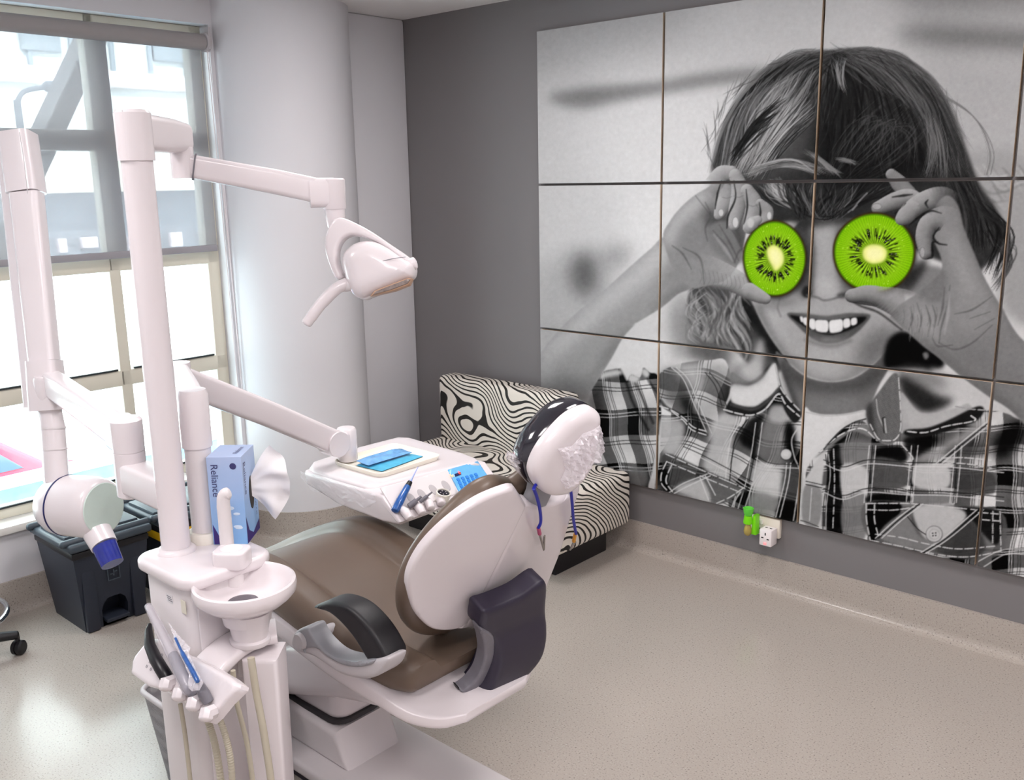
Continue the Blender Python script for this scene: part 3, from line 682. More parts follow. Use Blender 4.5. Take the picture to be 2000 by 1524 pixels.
ai = [(p.x, p.z) for p in (on(u, v, 'y', AY2 - .011) for u, v in zc([(234, 845), (245, 818), (272, 799), (298, 797), (318, 832), (345, 870), (390, 914), (440, 942), (520, 957), (606, 950), (600, 972), (540, 985), (470, 975), (400, 940), (340, 895), (290, 898), (284, 920), (262, 880)]))]
obj('grip_inlay', G().pillow(ai, (0, AY2 - .009, 0), X, Z, -Y, r=.006, H=.006, depth=.05, step=.02), 'mgrey', am)
pc = on(*zc([(258, 862)])[0], 'y', AY2 - .02)
obj('pivot_cap', G().lathe([(0, .006), (.020, .006), (.023, .0), (.023, -.012)], pc, -Y, 28), 'lgrey', am)
pc = on(*zc([(370, 825)])[0], 'y', -2.27)
obj('arm_pin', G().tube([pc + V((0, -.03, 0)), pc + V((0, .12, 0))], .019, 20), 'lgrey', am)

# bib clip cord hanging over the headrest neck
cdp = lambda L, o: [onp(u, v, BO + BN * o, BN) for u, v in zh(L)]
bc = thing('bib_clip_cord', tuple(cdp([(520, 960)], .02)[0]), 'blue bib cord with two metal clips hanging below the headrest', 'bib clip')
obj('cord', G().tube(cro(cdp([(345, 880), (375, 960), (398, 1050), (410, 1140), (408, 1200), (388, 1245)], .026)), .0042, 10), 'cord', bc)
obj('cord', G().tube(cro(cdp([(680, 850), (695, 940), (705, 1050), (712, 1150), (725, 1230), (738, 1300)], .026)), .0042, 10), 'cord', bc)
obj('cord_loop', G().tube(cro(cdp([(345, 880)], .026) + cdp([(380, 830)], .01) + cdp([(520, 720)], -.03) + cdp([(660, 790)], .01) + cdp([(680, 850)], .026)), .0042, 10), 'cord', bc)
for (L, mm, jaw) in ((((388, 1245), (400, 1300)), 'pink', ((400, 1300), (440, 1450), (445, 1320))), (((732, 1300), (718, 1370)), 'orange', ((718, 1370), (685, 1450), (735, 1375)))):
    a, b = cdp(L, .024); c = obj('clip_end', G().tube([a, b], [.005, .0055], 10), mm, bc)
    q = cdp(jaw, .024); g = G(); g.sweep([q[0], q[1]], rrect(.006, .004, .001, 1), up=tuple(BN)); g.sweep([q[1], q[2]], rrect(.006, .004, .001, 1), up=tuple(BN)); obj('metal_jaw', g, 'steel', c)
# ================================================================= DENTAL UNIT (cabinet, bowl, assistant holder)
UT = .90
un = thing('dental_unit', (1.01, -2.53, 0), 'white dental unit cabinet with round cuspidor bowl in front left of the chair', 'dental unit')
ux0, ux1, uy0, uy1 = .885, 1.135, -2.645, -2.405; ucx, ucy = (ux0 + ux1) / 2, (uy0 + uy1) / 2
obj('cabinet', G().prism(rrect(.235, .222, .045, 5), (ucx, ucy, 0), X, Y, Z, 0, UT - .03, .004), 'white_matte', un)
obj('top_plate', G().prism(rrect(.27, .255, .05, 6), (ucx, ucy, 0), X, Y, Z, UT - .034, UT, .012, 3), 'white', un)
lb = on(335, 1168, 'y', uy0 + .013); c = obj('label', G().box((lb.x, uy0 + .0083, lb.z), (.028, .0012, .020)), 'label', un, smooth=False)
g = G()
for k in range(3): g.box((lb.x - .002 + .003 * k, uy0 + .0076, lb.z + .005 - .005 * k), (.020, .001, .0018))
obj('print', g, 'print', c, smooth=False)
q = on(362, 1185, 'y', uy0 + .013); obj('faded_patch', G().box((q.x, uy0 + .0085, q.z), (.022, .001, .034)), 'buff', un, smooth=False)
# front service column under the bowl
BR = .88; bc_ = on(477, 1136, 'z', BR); bx, by = bc_.x, bc_.y
g = G(); g.prism([(-.035, 0), (.04, 0), (.050, .70), (-.038, .70)], (bx + .022, by + .018, .0), V((.745, .667, 0)), Z, V((-.667, .745, 0)), -.05, .05, .012, 3); obj('service_column', g, 'white', un)
g = G(); g.box((ux1 - .004, ucy - .01, .42), (.006, .17, .80), .003); obj('side_panel', g, 'white_matte', un)
# bowl
R0 = .121
obj('bowl', G().lathe([(0, -.046), (.03, -.0455), (.06, -.042), (.088, -.030), (.104, -.012), (.111, -.001), (.116, .003), (R0, 0), (R0 + .002, -.010), (R0, -.026), (R0 - .010, -.038), (.094, -.052), (.072, -.062), (.062, -.068), (.056, -.10), (0, -.10)], (bx, by, BR), n=72), 'white', un)
obj('drain', G().lathe([(0, .006), (.022, .005), (.036, .001), (.038, -.004)], (bx + .014, by - .016, BR - .041), n=36), 'drain', un)
g = G(); g.lathe([(.050, -.155), (.053, -.150), (.053, -.142), (.046, -.138), (.050, -.115), (.058, -.078), (.062, -.07)], (bx + .006, by, BR), n=48, sx=1.0, sy=.9); obj('bowl_socket', g, 'white', un)
# curved bracket carrying the assistant's holder
z0 = .715
pb = [on(540, 1232, 'z', z0 + .012), on(500, 1240, 'z', z0 + .010), on(455, 1262, 'z', z0 + .002), on(415, 1298, 'z', z0 - .02), on(392, 1335, 'z', z0 - .05)]
g = G(); g.sweep(cro(pb, 5), rrect(.105, .026, .010, 3), scl=None); obj('bracket_arm', g, 'white', un)
# holder
HY = -2.69
def ho(u, v, dy=0): return on(u, v, 'y', HY + dy)
a0, a1 = ho(300, 1300), ho(452, 1372)
hN2 = V((-.05, -.80, .60)).normalized(); hA2 = (X - hN2 * hN2.x).normalized(); hB2 = hN2.cross(hA2)
hO = ho(385, 1335)
pl_ = inplane(zi([(310, 480), (405, 480), (520, 590), (760, 680), (1000, 800), (1240, 940), (1350, 1030), (1340, 1075), (1180, 1230), (1040, 1400), (960, 1470), (880, 1420), (800, 1290), (600, 1190), (440, 1090), (270, 1050), (60, 900), (45, 830), (110, 680), (215, 550)]), hO, hA2, hB2)
hd = obj('instrument_holder', G().pillow(pl_, hO, hA2, hB2, hN2, r=.012, H=.010, depth=.022, step=.02, smooth=False), 'white', un, ang=45)
hk = ((475, 1040), (630, 1160), (800, 1275), (955, 1400))
for k, (u, v) in enumerate(hk):
    t0 = onp(*zi([(u + 60, v - 60)])[0], hO + hN2 * .008, hN2); t1 = onp(*zi([(u - 30, v + 25)])[0], hO + hN2 * .024, hN2)
    obj('hook', G().tube([t0, (t0 + t1) / 2 + hN2 * .008, t1], [.0165, .0185, .0165], 8, ends=.45), 'white', hd)
g = G()
for (u, v) in ((225, 805), (275, 838), (262, 750), (318, 780), (405, 670)):
    q = onp(*zi([(u, v)])[0], hO + hN2 * .010, hN2); 
    for dx, dy, w_, h_ in ((0, .003, .0062, .0005), (0, -.003, .0062, .0005), (.003, 0, .0005, .0062), (-.003, 0, .0005, .0062), (0, 0, .002, .0008)):
        g.box(q + hA2 * dx + hB2 * dy + hN2 * .0004, (w_, h_, .0008), R=Matrix((hA2, hB2, hN2)).transposed())
obj('button_marks', g, 'print', hd, smooth=False)
# cup filler platform and spout
cf = on(452, 1072, 'z', .935)
g = G(); g.prism(rrect(.085, .072, .02, 5), (cf.x, cf.y, .935), V((.8, .6, 0)), V((-.6, .8, 0)), Z, -.045, 0, .006, 3); cp = obj('cup_stand', g, 'white', un)
obj('cup_recess', G().lathe([(.024, .0015), (.027, .0015), (.029, -.001)], (cf.x, cf.y, .935), n=36), 'white_matte', cp)
s0 = on(443, 1058, 'z', .937); s1 = s0 + V((0, 0, .115))
dd = V((.745, .667, 0))
obj('cup_spout', G().tube(cro([s0 - Z * .06, s0 + Z * .05, s0 + Z * .10, s0 + Z * .122 + dd * .004, s0 + Z * .128 + dd * .016]), [.017] * 6 + [.0165] * 6 + [.016] * 6 + [.0155] * 6 + [.0125], 18, ends=.3), 'white_matte', un)
obj('cup_post', G().tube([V((cf.x, cf.y, .60)), V((cf.x, cf.y, .90))], .024, 20), 'white_matte', un)
# hoses
def hose(pts, r, rib=False):
    P = [V(p) for p in pts]
    if not rib: return G().tube(cro(P, 6), r, 12)
    Q = cro(P, 40); return G().tube(Q, [r * (1 if i % 3 else .86) for i in range(len(Q))], 12)
def dn(u, v, dy): return on(u, v, 'y', dy)
for (L, r, rib, dy) in ((((352, 1375), (362, 1440), (372, 1530), (378, 1600)), .0055, False, -2.668), (((405, 1405), (420, 1455), (432, 1530), (440, 1610)), .0085, True, -2.675), (((425, 1395), (441, 1440), (452, 1500), (456, 1600)), .0078, True, -2.665), (((455, 1310), (462, 1370), (482, 1450), (494, 1530), (500, 1600)), .006, False, -2.61), (((490, 1285), (500, 1350), (515, 1430), (530, 1530), (538, 1600)), .0085, False, -2.60)):
    P = [dn(u, v, dy) for u, v in L]; obj('hose', hose(P, r, rib), 'hose', un)

# instruments resting in the holder
def hp(u, v, off=.03): return onp(*zi([(u, v)])[0], hO + hN2 * off, hN2)
sc = thing('suction_handpiece', tuple(hp(460, 930)), 'black angled suction handle in the first slot of the white holder', 'handpiece', 'instruments in the assistant holder')
obj('handle', G().tube([hp(262, 300), hp(245, 380), hp(262, 560), hp(330, 720), hp(400, 840), hp(470, 950, .018), hp(500, 985, .010)], [.005, .0095, .0135, .0150, .0155, .0155, .013], 16, sx=1.0, ends=.3), 'ink', sc)
sv = thing('saliva_ejector', tuple(hp(690, 1040)), 'grey suction tube in a long clear sleeve, tallest in the white holder', 'handpiece', 'instruments in the assistant holder')
obj('grip', G().tube([hp(540, 670), hp(620, 860), hp(700, 1030), hp(780, 1150, .012)], [.0125, .0135, .0130, .011], 16, ends=.2), 'dgrey', sv)
obj('nozzle', G().tube([hp(245, 95, .05), hp(330, 260, .045), hp(420, 440, .04), hp(540, 680)], [.0075, .008, .0085, .010], 14, ends=.6), 'lgrey', sv)
obj('clear_sleeve', G().tube([hp(240, 85, .052), hp(300, 200, .047), hp(420, 440, .04), hp(560, 710), hp(650, 900), hp(730, 1080)], [.0095, .0115, .0135, .0155, .0175, .0165], 14, ends=.4), 'sleeve', sv)
sy_ = thing('air_water_syringe', tuple(hp(930, 1200)), 'syringe with blue nozzle under clear plastic film in the last slot of the white holder', 'syringe', 'instruments in the assistant holder')
obj('body', G().tube([hp(850, 1030), hp(905, 1130), hp(960, 1230, .016)], [.011, .0135, .012], 16, ends=.2), 'dgrey', sy_)
obj('nozzle', G().tube(cro([hp(560, 450, .045), hp(640, 620, .04), hp(740, 800, .035), (hp(830, 985))]), [.003] * 6 + [.0055] * 6 + [.0065] * 6 + [.006], 12), 'pouchblue2', sy_)
bl_ = obj('blue_stripe', G().tube(cro([hp(565, 470, .060), hp(650, 650, .060), hp(760, 850, .060), hp(830, 985, .058)]), [.003] * 6 + [.005] * 6 + [.0055] * 6 + [.0045], 10), 'handblue', sy_)
fl = inplane(zi([(475, 270), (600, 430), (745, 580), (725, 640), (800, 820), (900, 1000), (850, 1090), (760, 1100), (720, 1060), (725, 900), (640, 700), (560, 560), (540, 430)]), hO, hA2, hB2)
fl = inplane(zi([(475, 270), (600, 430), (745, 580), (725, 640), (800, 820), (900, 1000), (850, 1090), (760, 1100), (720, 1060), (725, 900), (640, 700), (560, 560), (540, 430)]), hO + hN2 * .052, hA2, hB2)
obj('plastic_film', G().pillow(fl, hO + hN2 * .052, hA2, hB2, hN2, r=.01, H=.004, depth=.0, hf=lambda a, b: .004 * math.sin(a * 260 + b * 140), step=.008, smooth=False), 'film2', sy_, smooth=False)

# ================================================================= OPERATING LAMP
px, py = .94, -2.56
la = thing('operating_lamp', (px, py, UT), 'white dental operating lamp on a tall pole with a jointed arm', 'lamp')
obj('pole', G().tube([(px, py, UT), (px, py, 1.90)], .036, 32), 'white', la)
obj('pole_collar', G().lathe([(.050, 0), (.048, .006), (.040, .012), (.036, .012)], (px, py, UT), n=32), 'white', la)
zt = 1.985
a1 = on(352, 268, 'z', 1.935); dv = (V((a1.x, a1.y, 0)) - V((px, py, 0))).normalized(); dn_ = V((-dv.y, dv.x, 0))
g = G(); g.lathe([(.037, -.115), (.0415, -.115), (.0415, -.008), (.036, -.001), (0, 0)], (px, py, zt), n=40); obj('pole_head', g, 'white', la)
obj('head_seam', G().box((V((px, py, zt - .058)) + V((.654, -.724, 0)) * .0412 - V((.745, .667, 0)) * .006), (.0012, .0012, .108)), 'lgrey', la, smooth=False)
e1 = V((a1.x, a1.y, 1.935))
g = G(); g.sweep([V((px, py, 1.935)) + dv * .02, V((px, py, 1.935)) + dv * .2, e1 + dv * .02], rrect(.062, .085, .022, 4), scl=[1.05, 1, .85]); obj('upper_arm', g, 'white', la)
k1 = V((a1.x, a1.y, 1.865)) 
e2 = on(652, 376, 'y', -2.02)
ad_ = (e2 - k1); ah = V((ad_.x, ad_.y, 0)).normalized(); 
g = G(); g.tube([k1 + Z * .045, k1 - Z * .035], .030, 28); obj('arm_joint', g, 'white', la)
sec = rrect(.050, .068, .014, 4)
g = G(); P = [k1 - ah * .0, k1 + ad_ * .12, k1 + ad_ * .6, e2 - ah * .02]; g.sweep(P, sec, scl=[.85, .9, .98, 1.0]); obj('spring_arm', g, 'white', la)
q = k1 + ad_ * .07; g = G(); g.sweep([q, q + ad_.normalized() * .004], sec, scl=[1.03, 1.03]); obj('joint_gap', g, 'dgrey', la)
g = G(); g.lathe([(.030, -.045), (.032, -.042), (.032, .034), (.028, .038), (0, .039)], e2, Z, 32); g.sweep([e2 - ah * .065, e2], rrect(.056, .08, .018, 4)); obj('arm_end', g, 'white', la)
lk = e2 - Z * .045
g = G(); g.lathe([(.0, -.058), (.022, -.05), (.026, -.03), (.028, 0), (.028, .001)], lk, Z, 28); obj('swivel', g, 'white', la)
# yoke and head (all on the plane facing the camera's left shoulder)
LN = V((.60, -.78, .18)).normalized(); LA = Z.cross(LN).normalized(); LB = LN.cross(LA)
LO = on(735, 540, 'y', -2.02)
zl = S2(2.771, 230, 150)
def lp_(u, v, off=0): return onp(*zl([(u, v)])[0], LO + LN * off, LN)
yk = inplane(zl([(1190, 770), (1240, 772), (1360, 830), (1480, 910), (1575, 975), (1610, 1010), (1590, 1035), (1500, 960), (1400, 895), (1300, 862), (1245, 870), (1210, 905), (1195, 960), (1205, 1030), (1225, 1085), (1190, 1095), (1150, 1010), (1130, 930), (1135, 860), (1160, 800)]), LO, LA, LB)
obj('yoke', G().pillow(yk, LO + LN * .012, LA, LB, LN, r=.010, H=.010, depth=.03, step=.012, rb=.01, Hb=.008), 'white', la, ang=60)
hd_ = inplane(zl([(1225, 1000), (1250, 940), (1310, 900), (1390, 895), (1470, 930), (1550, 985), (1608, 1020), (1612, 1070), (1585, 1105), (1480, 1155), (1380, 1195), (1340, 1208), (1290, 1185), (1260, 1140), (1240, 1080)]), LO, LA, LB)
lh = obj('lamp_head', G().pillow(hd_, LO + LN * .015, LA, LB, LN, r=.045, H=.045, depth=.03, step=.014, rb=.05, Hb=.06), 'white', la, ang=60)
ls = inplane(zl([(1365, 1190), (1390, 1158), (1480, 1122), (1570, 1090), (1592, 1092), (1575, 1128), (1500, 1158)]), LO + LN * .05, LA, LB)
obj('lens_trim', G().pillow(ls, LO + LN * .050, LA, LB, LN, r=.004, H=.004, depth=.03, step=.01, smooth=False), 'ambertrim', lh)
ls = inplane(zl([(1380, 1182), (1396, 1162), (1480, 1128), (1566, 1096), (1586, 1097), (1568, 1120), (1490, 1150)]), LO + LN * .055, LA, LB)
obj('lens', G().pillow(ls, LO + LN * .0555, LA, LB, LN, r=.003, H=.002, depth=.02, step=.01, smooth=False), 'lens', lh)
g = G(); sm = zl([(1290, 1078), (1340, 1050), (1420, 1022), (1500, 998), (1575, 985)]); g.tube(cro([onp(u, v, LO, LN) + LN * (.045 + .012 * f) for (u, v), f in zip(sm, (0, .9, 1.1, .9, 0))]), .0009, 6); obj('head_seam', g, 'dgrey', lh)
obj('end_knob', G().tube([lp_(1575, 1020, .012), lp_(1608, 1008, .012)], .0165, 20, ends=.35), 'white', lh)
obj('handle_socket', G().tube([lp_(1300, 1118, .02), lp_(1225, 1130, .02)], [.019, .017], 20, ends=.3), 'white_matte', lh)
obj('handle', G().tube(cro([lp_(1240, 1120, .022), lp_(1180, 1150, .03), lp_(1100, 1230, .036), lp_(1040, 1310, .04), lp_(1022, 1335, .041)]), [.0165] * 6 + [.0165] * 6 + [.0155] * 6 + [.0145] * 6 + [.014], 18, ends=.4), 'white', la)

# ================================================================= X-RAY MACHINE
xr = thing('xray_machine', (px, py, 1.0), 'white wall of jointed arms carrying a round dental x-ray head beside the window', 'x-ray machine')
xr['label'] = 'white dental x-ray machine with folded arm and round head left of the lamp pole'
kx = on(257, 930, 'z', 1.055); kx.z = 0
b0 = V((px, py, 1.055)); bdir = (V((kx.x, kx.y, 1.055)) - b0).normalized()
g = G(); g.sweep([b0 - bdir * .0, V((kx.x, kx.y, 1.055))], rrect(.075, .085, .012, 3)); obj('pole_bracket', g, 'white', xr)
g = G(); g.lathe([(.036, -.10), (.041, -.095), (.041, .025), (.039, .027)], (kx.x, kx.y, 1.10), n=36); obj('bracket_knuckle', g, 'white', xr)
j = V((-.15, -2.385, 1.115)); kz = V((kx.x, kx.y, 1.165))
hdir = V((j.x - kx.x, j.y - kx.y, 0)).normalized()
g = G(); g.sweep([kz - hdir * -.02, kz + hdir * .3, V((j.x, j.y, 1.165))], rrect(.062, .085, .014, 3)); obj('horizontal_arm', g, 'white', xr)
g = G(); g.lathe([(.041, -.038), (.042, .02), (.042, .045), (.034, .052), (0, .053)], kz, n=36); g.sweep([kz, kz + hdir * .08], rrect(.075, .092, .014, 3)); obj('knuckle_cap', g, 'white', xr)
jd = (j - CAM).dot(CF)
def dp(u, v, d): return CAM + ray(u, v) * d
jc = dp(97, 800, jd)
g = G(); g.lathe([(.040, -.06), (.042, -.055), (.042, .05), (.036, .06)], V((jc.x, jc.y, j.z + .02)), n=32); obj('arm_joint', g, 'white', xr)
t0, t1 = dp(36, 275, jd), dp(52, 378, jd); t2, t3 = dp(87, 705, jd), dp(94, 802, jd)
rgt = CR; 
def slab(A_, B_, wA, wB, th, r=.03):
    ax = (B_ - A_).normalized(); sx_ = (rgt - ax * rgt.dot(ax)).normalized(); nz = sx_.cross(ax); g = G()
    return g.sweep([A_, A_ + (B_ - A_) * .5, B_], rrect(1, 1, .22, 4), up=tuple(nz), scl=[(wA, th), ((wA + wB) / 2, th), (wB, th)])
obj('rear_arm', slab(dp(20, 300, jd + .09), dp(72, 795, jd + .09), .075, .075, .06), 'white', xr)
obj('elbow_cap', slab(dp(35, 262, jd + .02), dp(52, 378, jd + .02), .104, .106, .11), 'white', xr)
obj('front_arm', slab(t1, t2, .098, .090, .075), 'white', xr)
obj('lower_cap', slab(t2, t3, .100, .104, .10), 'white', xr)
g = G()
sm = [dp(38, 258, jd - .055), dp(45, 300, jd - .055), dp(54, 378, jd - .055)]; g.tube(sm, .0012, 6); obj('cap_seam', g, 'lgrey', xr)
obj('drop_tube', G().tube([dp(97, 795, jd), dp(103, 835, jd), dp(110, 940, jd)], [.036, .040, .040], 28), 'white', xr)
for a, b in (((103.2, 834), (103.4, 838)), ((106.2, 876), (106.4, 879))): obj('tube_ring', G().tube([dp(*a, jd), dp(*b, jd)], .0415, 28), 'white_matte', xr)
hd0, hd1 = dp(100, 984, jd + .04), dp(203, 993, jd - .055)
hax = (hd1 - hd0).normalized(); HL = (hd1 - hd0).length
obj('tube_head', G().lathe([(0, -.006), (.06, -.004), (.085, .012), (.100, .045), (.104, .075), (.104, HL - .05), (.098, HL - .015), (.090, HL - .004), (.084, HL)], hd0, hax, 56), 'white', xr)
obj('head_ring', G().lathe([(.1045, 0), (.1055, 0), (.1055, .006), (.1045, .006)], hd0 + hax * (HL * .34), hax, 56), 'bluering', xr)
ed = obj('end_disc', G().lathe([(.086, 0), (.084, .003), (0, .006)], hd0 + hax * (HL - .001), hax, 48), 'mintglass', xr)
ca, cb = dp(190, 1040, jd - .06), dp(204, 1066, jd - .08)
obj('cone_collar', G().tube([ca, cb], [.046, .043], 28), 'white', xr)
obj('cone', G().tube([cb, dp(220, 1102, jd - .10)], [.040, .036], 28), 'blue', xr)

# ================================================================= INSTRUMENT CONSOLE (doctor's side)
qx, qy = .93, -2.47
ic = thing('instrument_console', (.68, -1.59, .77), 'white instrument console on a jointed arm beyond the chair, with blue keypad', 'dental console')
obj('post', G().tube([(qx, qy, UT), (qx, qy, 1.16)], .0335, 28), 'white_matte', ic)
obj('post_collar', G().lathe([(.046, 0), (.047, .02), (.042, .028), (.0335, .028)], (qx, qy, UT), n=32), 'cream', ic)
g = G(); g.lathe([(.034, -.15), (.038, -.15), (.038, -.012), (.033, 0), (0, .002)], (qx, qy, 1.305), n=36); obj('post_head', g, 'white', ic)
aE = on(346, 716, 'z', 1.29); aD = (V((aE.x, aE.y, 0)) - V((qx, qy, 0))).normalized()
g = G(); g.sweep([V((qx, qy, 1.262)), V((aE.x, aE.y, 1.262))], rrect(.060, .085, .016, 3)); obj('horizontal_arm', g, 'white', ic)
cj = on(664, 862, 'z', .935)
kk = V((aE.x, aE.y, 1.255)) - aD * .02
g = G(); g.tube([kk - Z * .05, kk + Z * .05], .036, 28); obj('elbow', g, 'white', ic)
adv = cj - kk; ahh = V((adv.x, adv.y, 0)).normalized()
g = G(); g.sweep([kk, kk + adv * .5, cj - ahh * .02], rrect(.058, .082, .014, 3)); obj('spring_arm', g, 'white', ic)
side = V((-ahh.y, ahh.x, 0))
g = G(); g.tube([cj - ahh * .03 - side * .036, cj - ahh * .03 + side * .036], .044, 32); g.lathe([(.033, -.075), (.035, -.07), (.035, .035), (.03, .042), (0, .043)], cj + ahh * .03, Z, 32); g.sweep([cj - ahh * .03, cj + ahh * .03], rrect(.066, .075, .014, 3)); obj('console_joint', g, 'white', ic)
CT = .85
def ct(u, v, z=CT): return on(*zn([(u, v)])[0], 'z', z)
tp = [(p.x, p.y) for p in (ct(20, 400), ct(60, 340), ct(500, 195), ct(980, 72), ct(1050, 66), ct(1120, 78), ct(1680, 240), ct(1840, 300), ct(1870, 345), ct(1300, 470), ct(720, 610), ct(620, 605), ct(300, 510), ct(60, 430))]
obj('top_plate', G().pillow(tp, (0, 0, CT - .012), X, Y, Z, r=.012, H=.012, depth=.018, step=.03, smooth=False), 'white', ic, ang=50)
# body: upper outline under the plate, lower outline smaller; front face slopes towards the dentist
cz = .735
up_ = [ct(30, 420, CT - .03), ct(500, 210, CT - .03), ct(1050, 90, CT - .03), ct(1700, 260, CT - .03), ct(1850, 330, CT - .03), ct(1300, 480, CT - .03), ct(700, 620, CT - .03)]
P_ = lambda x, y, z: V((x, y, z))
xs0, xs1 = .47, .885; ys0, ys1 = -1.83, -1.35
prof = [(xs0, .815), (xs0 + .01, .79), (.66, .755), (.88, .748), (.955, .756), (.965, .768), (.885, .838), (.86, .84), (xs0, .84)]
bd_ = obj('body', G().prism(prof, (0, ys0, 0), X, Z, -Y, -(ys1 - ys0), 0, .012, 3), 'white', ic)
# front face frame: F0 = lower left corner (camera side), runs along +Y, up along the slope
fA = Y; fB = (V((.885, 0, .838)) - V((.965, 0, .768))).normalized(); fN = fA.cross(fB); fO = V((.965, ys0, .768)) + fN * .0005
FW = ys1 - ys0
def fq(y, s, o=0): return fO + fA * y + fB * s + fN * o
def fz(u, v, o=0): return onp(*zn([(u, v)])[0], fO + fN * o, fN)
pl2 = inplane(zn([(790, 630), (1520, 430), (1640, 690), (1000, 900), (930, 860)]), fO, fA, fB)
obj('face_panel', G().pillow(pl2, fO + fN * .001, fA, fB, fN, r=.006, H=.002, depth=.003, step=.03, smooth=False), 'white_matte', ic)
for (u, v), (u2, v2) in (((1010, 850), (1110, 960)), ((1170, 810), (1250, 905)), ((1290, 760), (1345, 850)), ((1420, 720), (1460, 800))):
    a, b = fz(u, v, .004), fz(u2, v2, .020)
    obj('handpiece_rest', G().tube([a, (a + b) / 2 + fN * .006, b], [.012, .015, .014], 10, ends=.35), 'white', ic)
for (u, v) in ((1130, 745), (1245, 700), (1370, 650), (1505, 605)):
    obj('rest_recess', G().lathe([(0, .0016), (.0135, .0014), (.0145, 0)], fz(u, v, .003), fN, 24, sx=1.0, sy=1.5, xdir=fA), 'lgrey', ic)
kq = inplane(zn([(1525, 432), (1850, 338), (1985, 540), (1665, 700)]), fO + fN * .003, fA, fB)
kp = obj('keypad', G().pillow(kq, fO + fN * .003, fA, fB, fN, r=.005, H=.003, depth=.004, step=.03, smooth=False), 'lblue', ic)
k00, k10, k01 = fz(1640, 540, .007), fz(1830, 485, .007), fz(1690, 650, .007)
for r_ in range(4):
    for c_ in range(5):
        q = k00 + (k10 - k00) * (c_ / 4) + (k01 - k00) * (r_ / 3)
        obj('key', G().prism(rrect(.0125, .0115, .002, 2), q, fA, fB, fN, -.001, .0015), 'keyblue', kp)
dsp = obj('display', G().pillow(inplane(zn([(1600, 478), (1665, 455), (1672, 485), (1608, 508)]), fO + fN * .007, fA, fB), fO + fN * .007, fA, fB, fN, r=.001, H=.001, depth=.002, step=.02, smooth=False), 'disp', kp)
dg = textg('5c', .018, fz(1562, 515, .009), fA, fB); obj('digits', dg, 'ledo', dsp, smooth=False)
dg = textg('0', .018, fz(1650, 483, .009), fA, fB); obj('digits', dg, 'led', dsp, smooth=False)
# film wrapped round the console's near corner
def cfm(u, v):
    rr = random.Random(int(u * 97) * 131 + int(v * 41)); x = xs0 - .006 + .40 * u
    return V((x, ys0 - .010 + rr.uniform(-.004, .002), CT - .010 - (.02 + .035 * math.sin(PI * u) + .02 * math.sin(9 * u) ** 2) * v + rr.uniform(-.003, .003)))
obj('plastic_film', G().grid(cfm, 26, 7), 'film', ic, smooth=False)
# handpieces parked on the console
hs = thing('handpiece', tuple(fq(.072, .03, .02)), 'slim blue handpiece with a long needle tip standing in the white console', 'handpiece', 'handpieces parked on the console')
h0 = fz(965, 850, .012); h1 = fz(1203, 402, .05); dirh = (h1 - h0).normalized(); hl = (h1 - h0).length / .185
obj('grip', G().tube([h0 - dirh * .01, h0 + dirh * .03, h0 + dirh * .095 * hl], [.0125, .0135, .011], 16, ends=.3), 'handblue', hs)
obj('neck_ring', G().tube([h0 + dirh * .093 * hl, h0 + dirh * .116 * hl], [.0105, .008], 16), 'black', hs)
obj('needle', G().tube([h0 + dirh * .114 * hl, h0 + dirh * .132 * hl, h0 + dirh * .185 * hl], [.0065, .003, .0012], 10), 'needle', hs)
for k, (y, lab) in enumerate((((1105, 830), 'short grey hose coupling parked in the console slot next to the blue handpiece'), ((1225, 780), 'thin dark grey coupling parked in the console slot left of the round black gauge'))):
    h = thing('hose_coupling', tuple(fz(*y, .01)), lab, 'hose coupling', 'handpieces parked on the console')
    d2 = (fN * .55 + fA * .75 + fB * .1).normalized(); q = fz(*y, .012)
    rr = .010 if k == 0 else .0065
    obj('barrel', G().tube([q, q + d2 * .03], [rr, rr * .9], 14, ends=.2), 'dgrey', h)
    obj('tip', G().tube([q + d2 * .03, q + d2 * .05], [rr * .55, rr * .4], 12), 'dgrey', h)
h = thing('pressure_gauge', tuple(fq(.275, .02, .01)), 'round black faced gauge with pale rim in the right slot of the console', 'gauge', 'handpieces parked on the console')
d2 = (Z * .75 + fN * .6).normalized(); q = fz(1462, 760, .006)
obj('rim', G().lathe([(.018, 0), (.023, .0), (.024, .03), (.021, .031), (.020, .027), (0, .027)], q, d2, 32), 'cream', h)
obj('face', G().lathe([(.0199, .0275), (0, .029)], q, d2, 32), 'black_gloss', h)
g = G()
for a in (0, 1.3, 2.6, 3.9, 5.2): g.lathe([(.0022, .0292), (0, .0296)], q + (fA * math.cos(a) + d2.cross(fA) * math.sin(a)) * .010, d2, 8)
obj('dots', g, 'lgrey', h)
# tray and pouches on the console
tr = thing('instrument_tray', (.66, -1.59, CT), 'ivory plastic tray lying on the white console', 'tray')
tq = [(p.x, p.y) for p in (ct(330, 350), ct(880, 150), ct(1340, 220), ct(1330, 290), ct(760, 430))]
tcx, tcy = .645, -1.60
w_, h_ = .26, .29
prf = []
b = bmesh.new()
lv = [(1.0, 1.0, .016), (.985, .985, .017), (.95, .955, .006), (.94, .945, .004)]
g = G(); rings = [[V((tcx + a * s1, tcy + c * s2, CT + z_)) for a, c in rrect(w_, h_, .03, 4)] for s1, s2, z_ in lv]
bott = [V((tcx + a * .96, tcy + c * .96, CT + .0005)) for a, c in rrect(w_, h_, .03, 4)]
rings = [bott] + rings; n = len(bott)
g.add([p for r in rings for p in r], [(i * n + k, i * n + (k + 1) % n, (i + 1) * n + (k + 1) % n, (i + 1) * n + k) for i in range(len(rings) - 1) for k in range(n)] + [tuple(range(n)), tuple(4 * n + k for k in range(n))])
b.free(); obj('tray_body', g, 'tray', tr, ang=60)
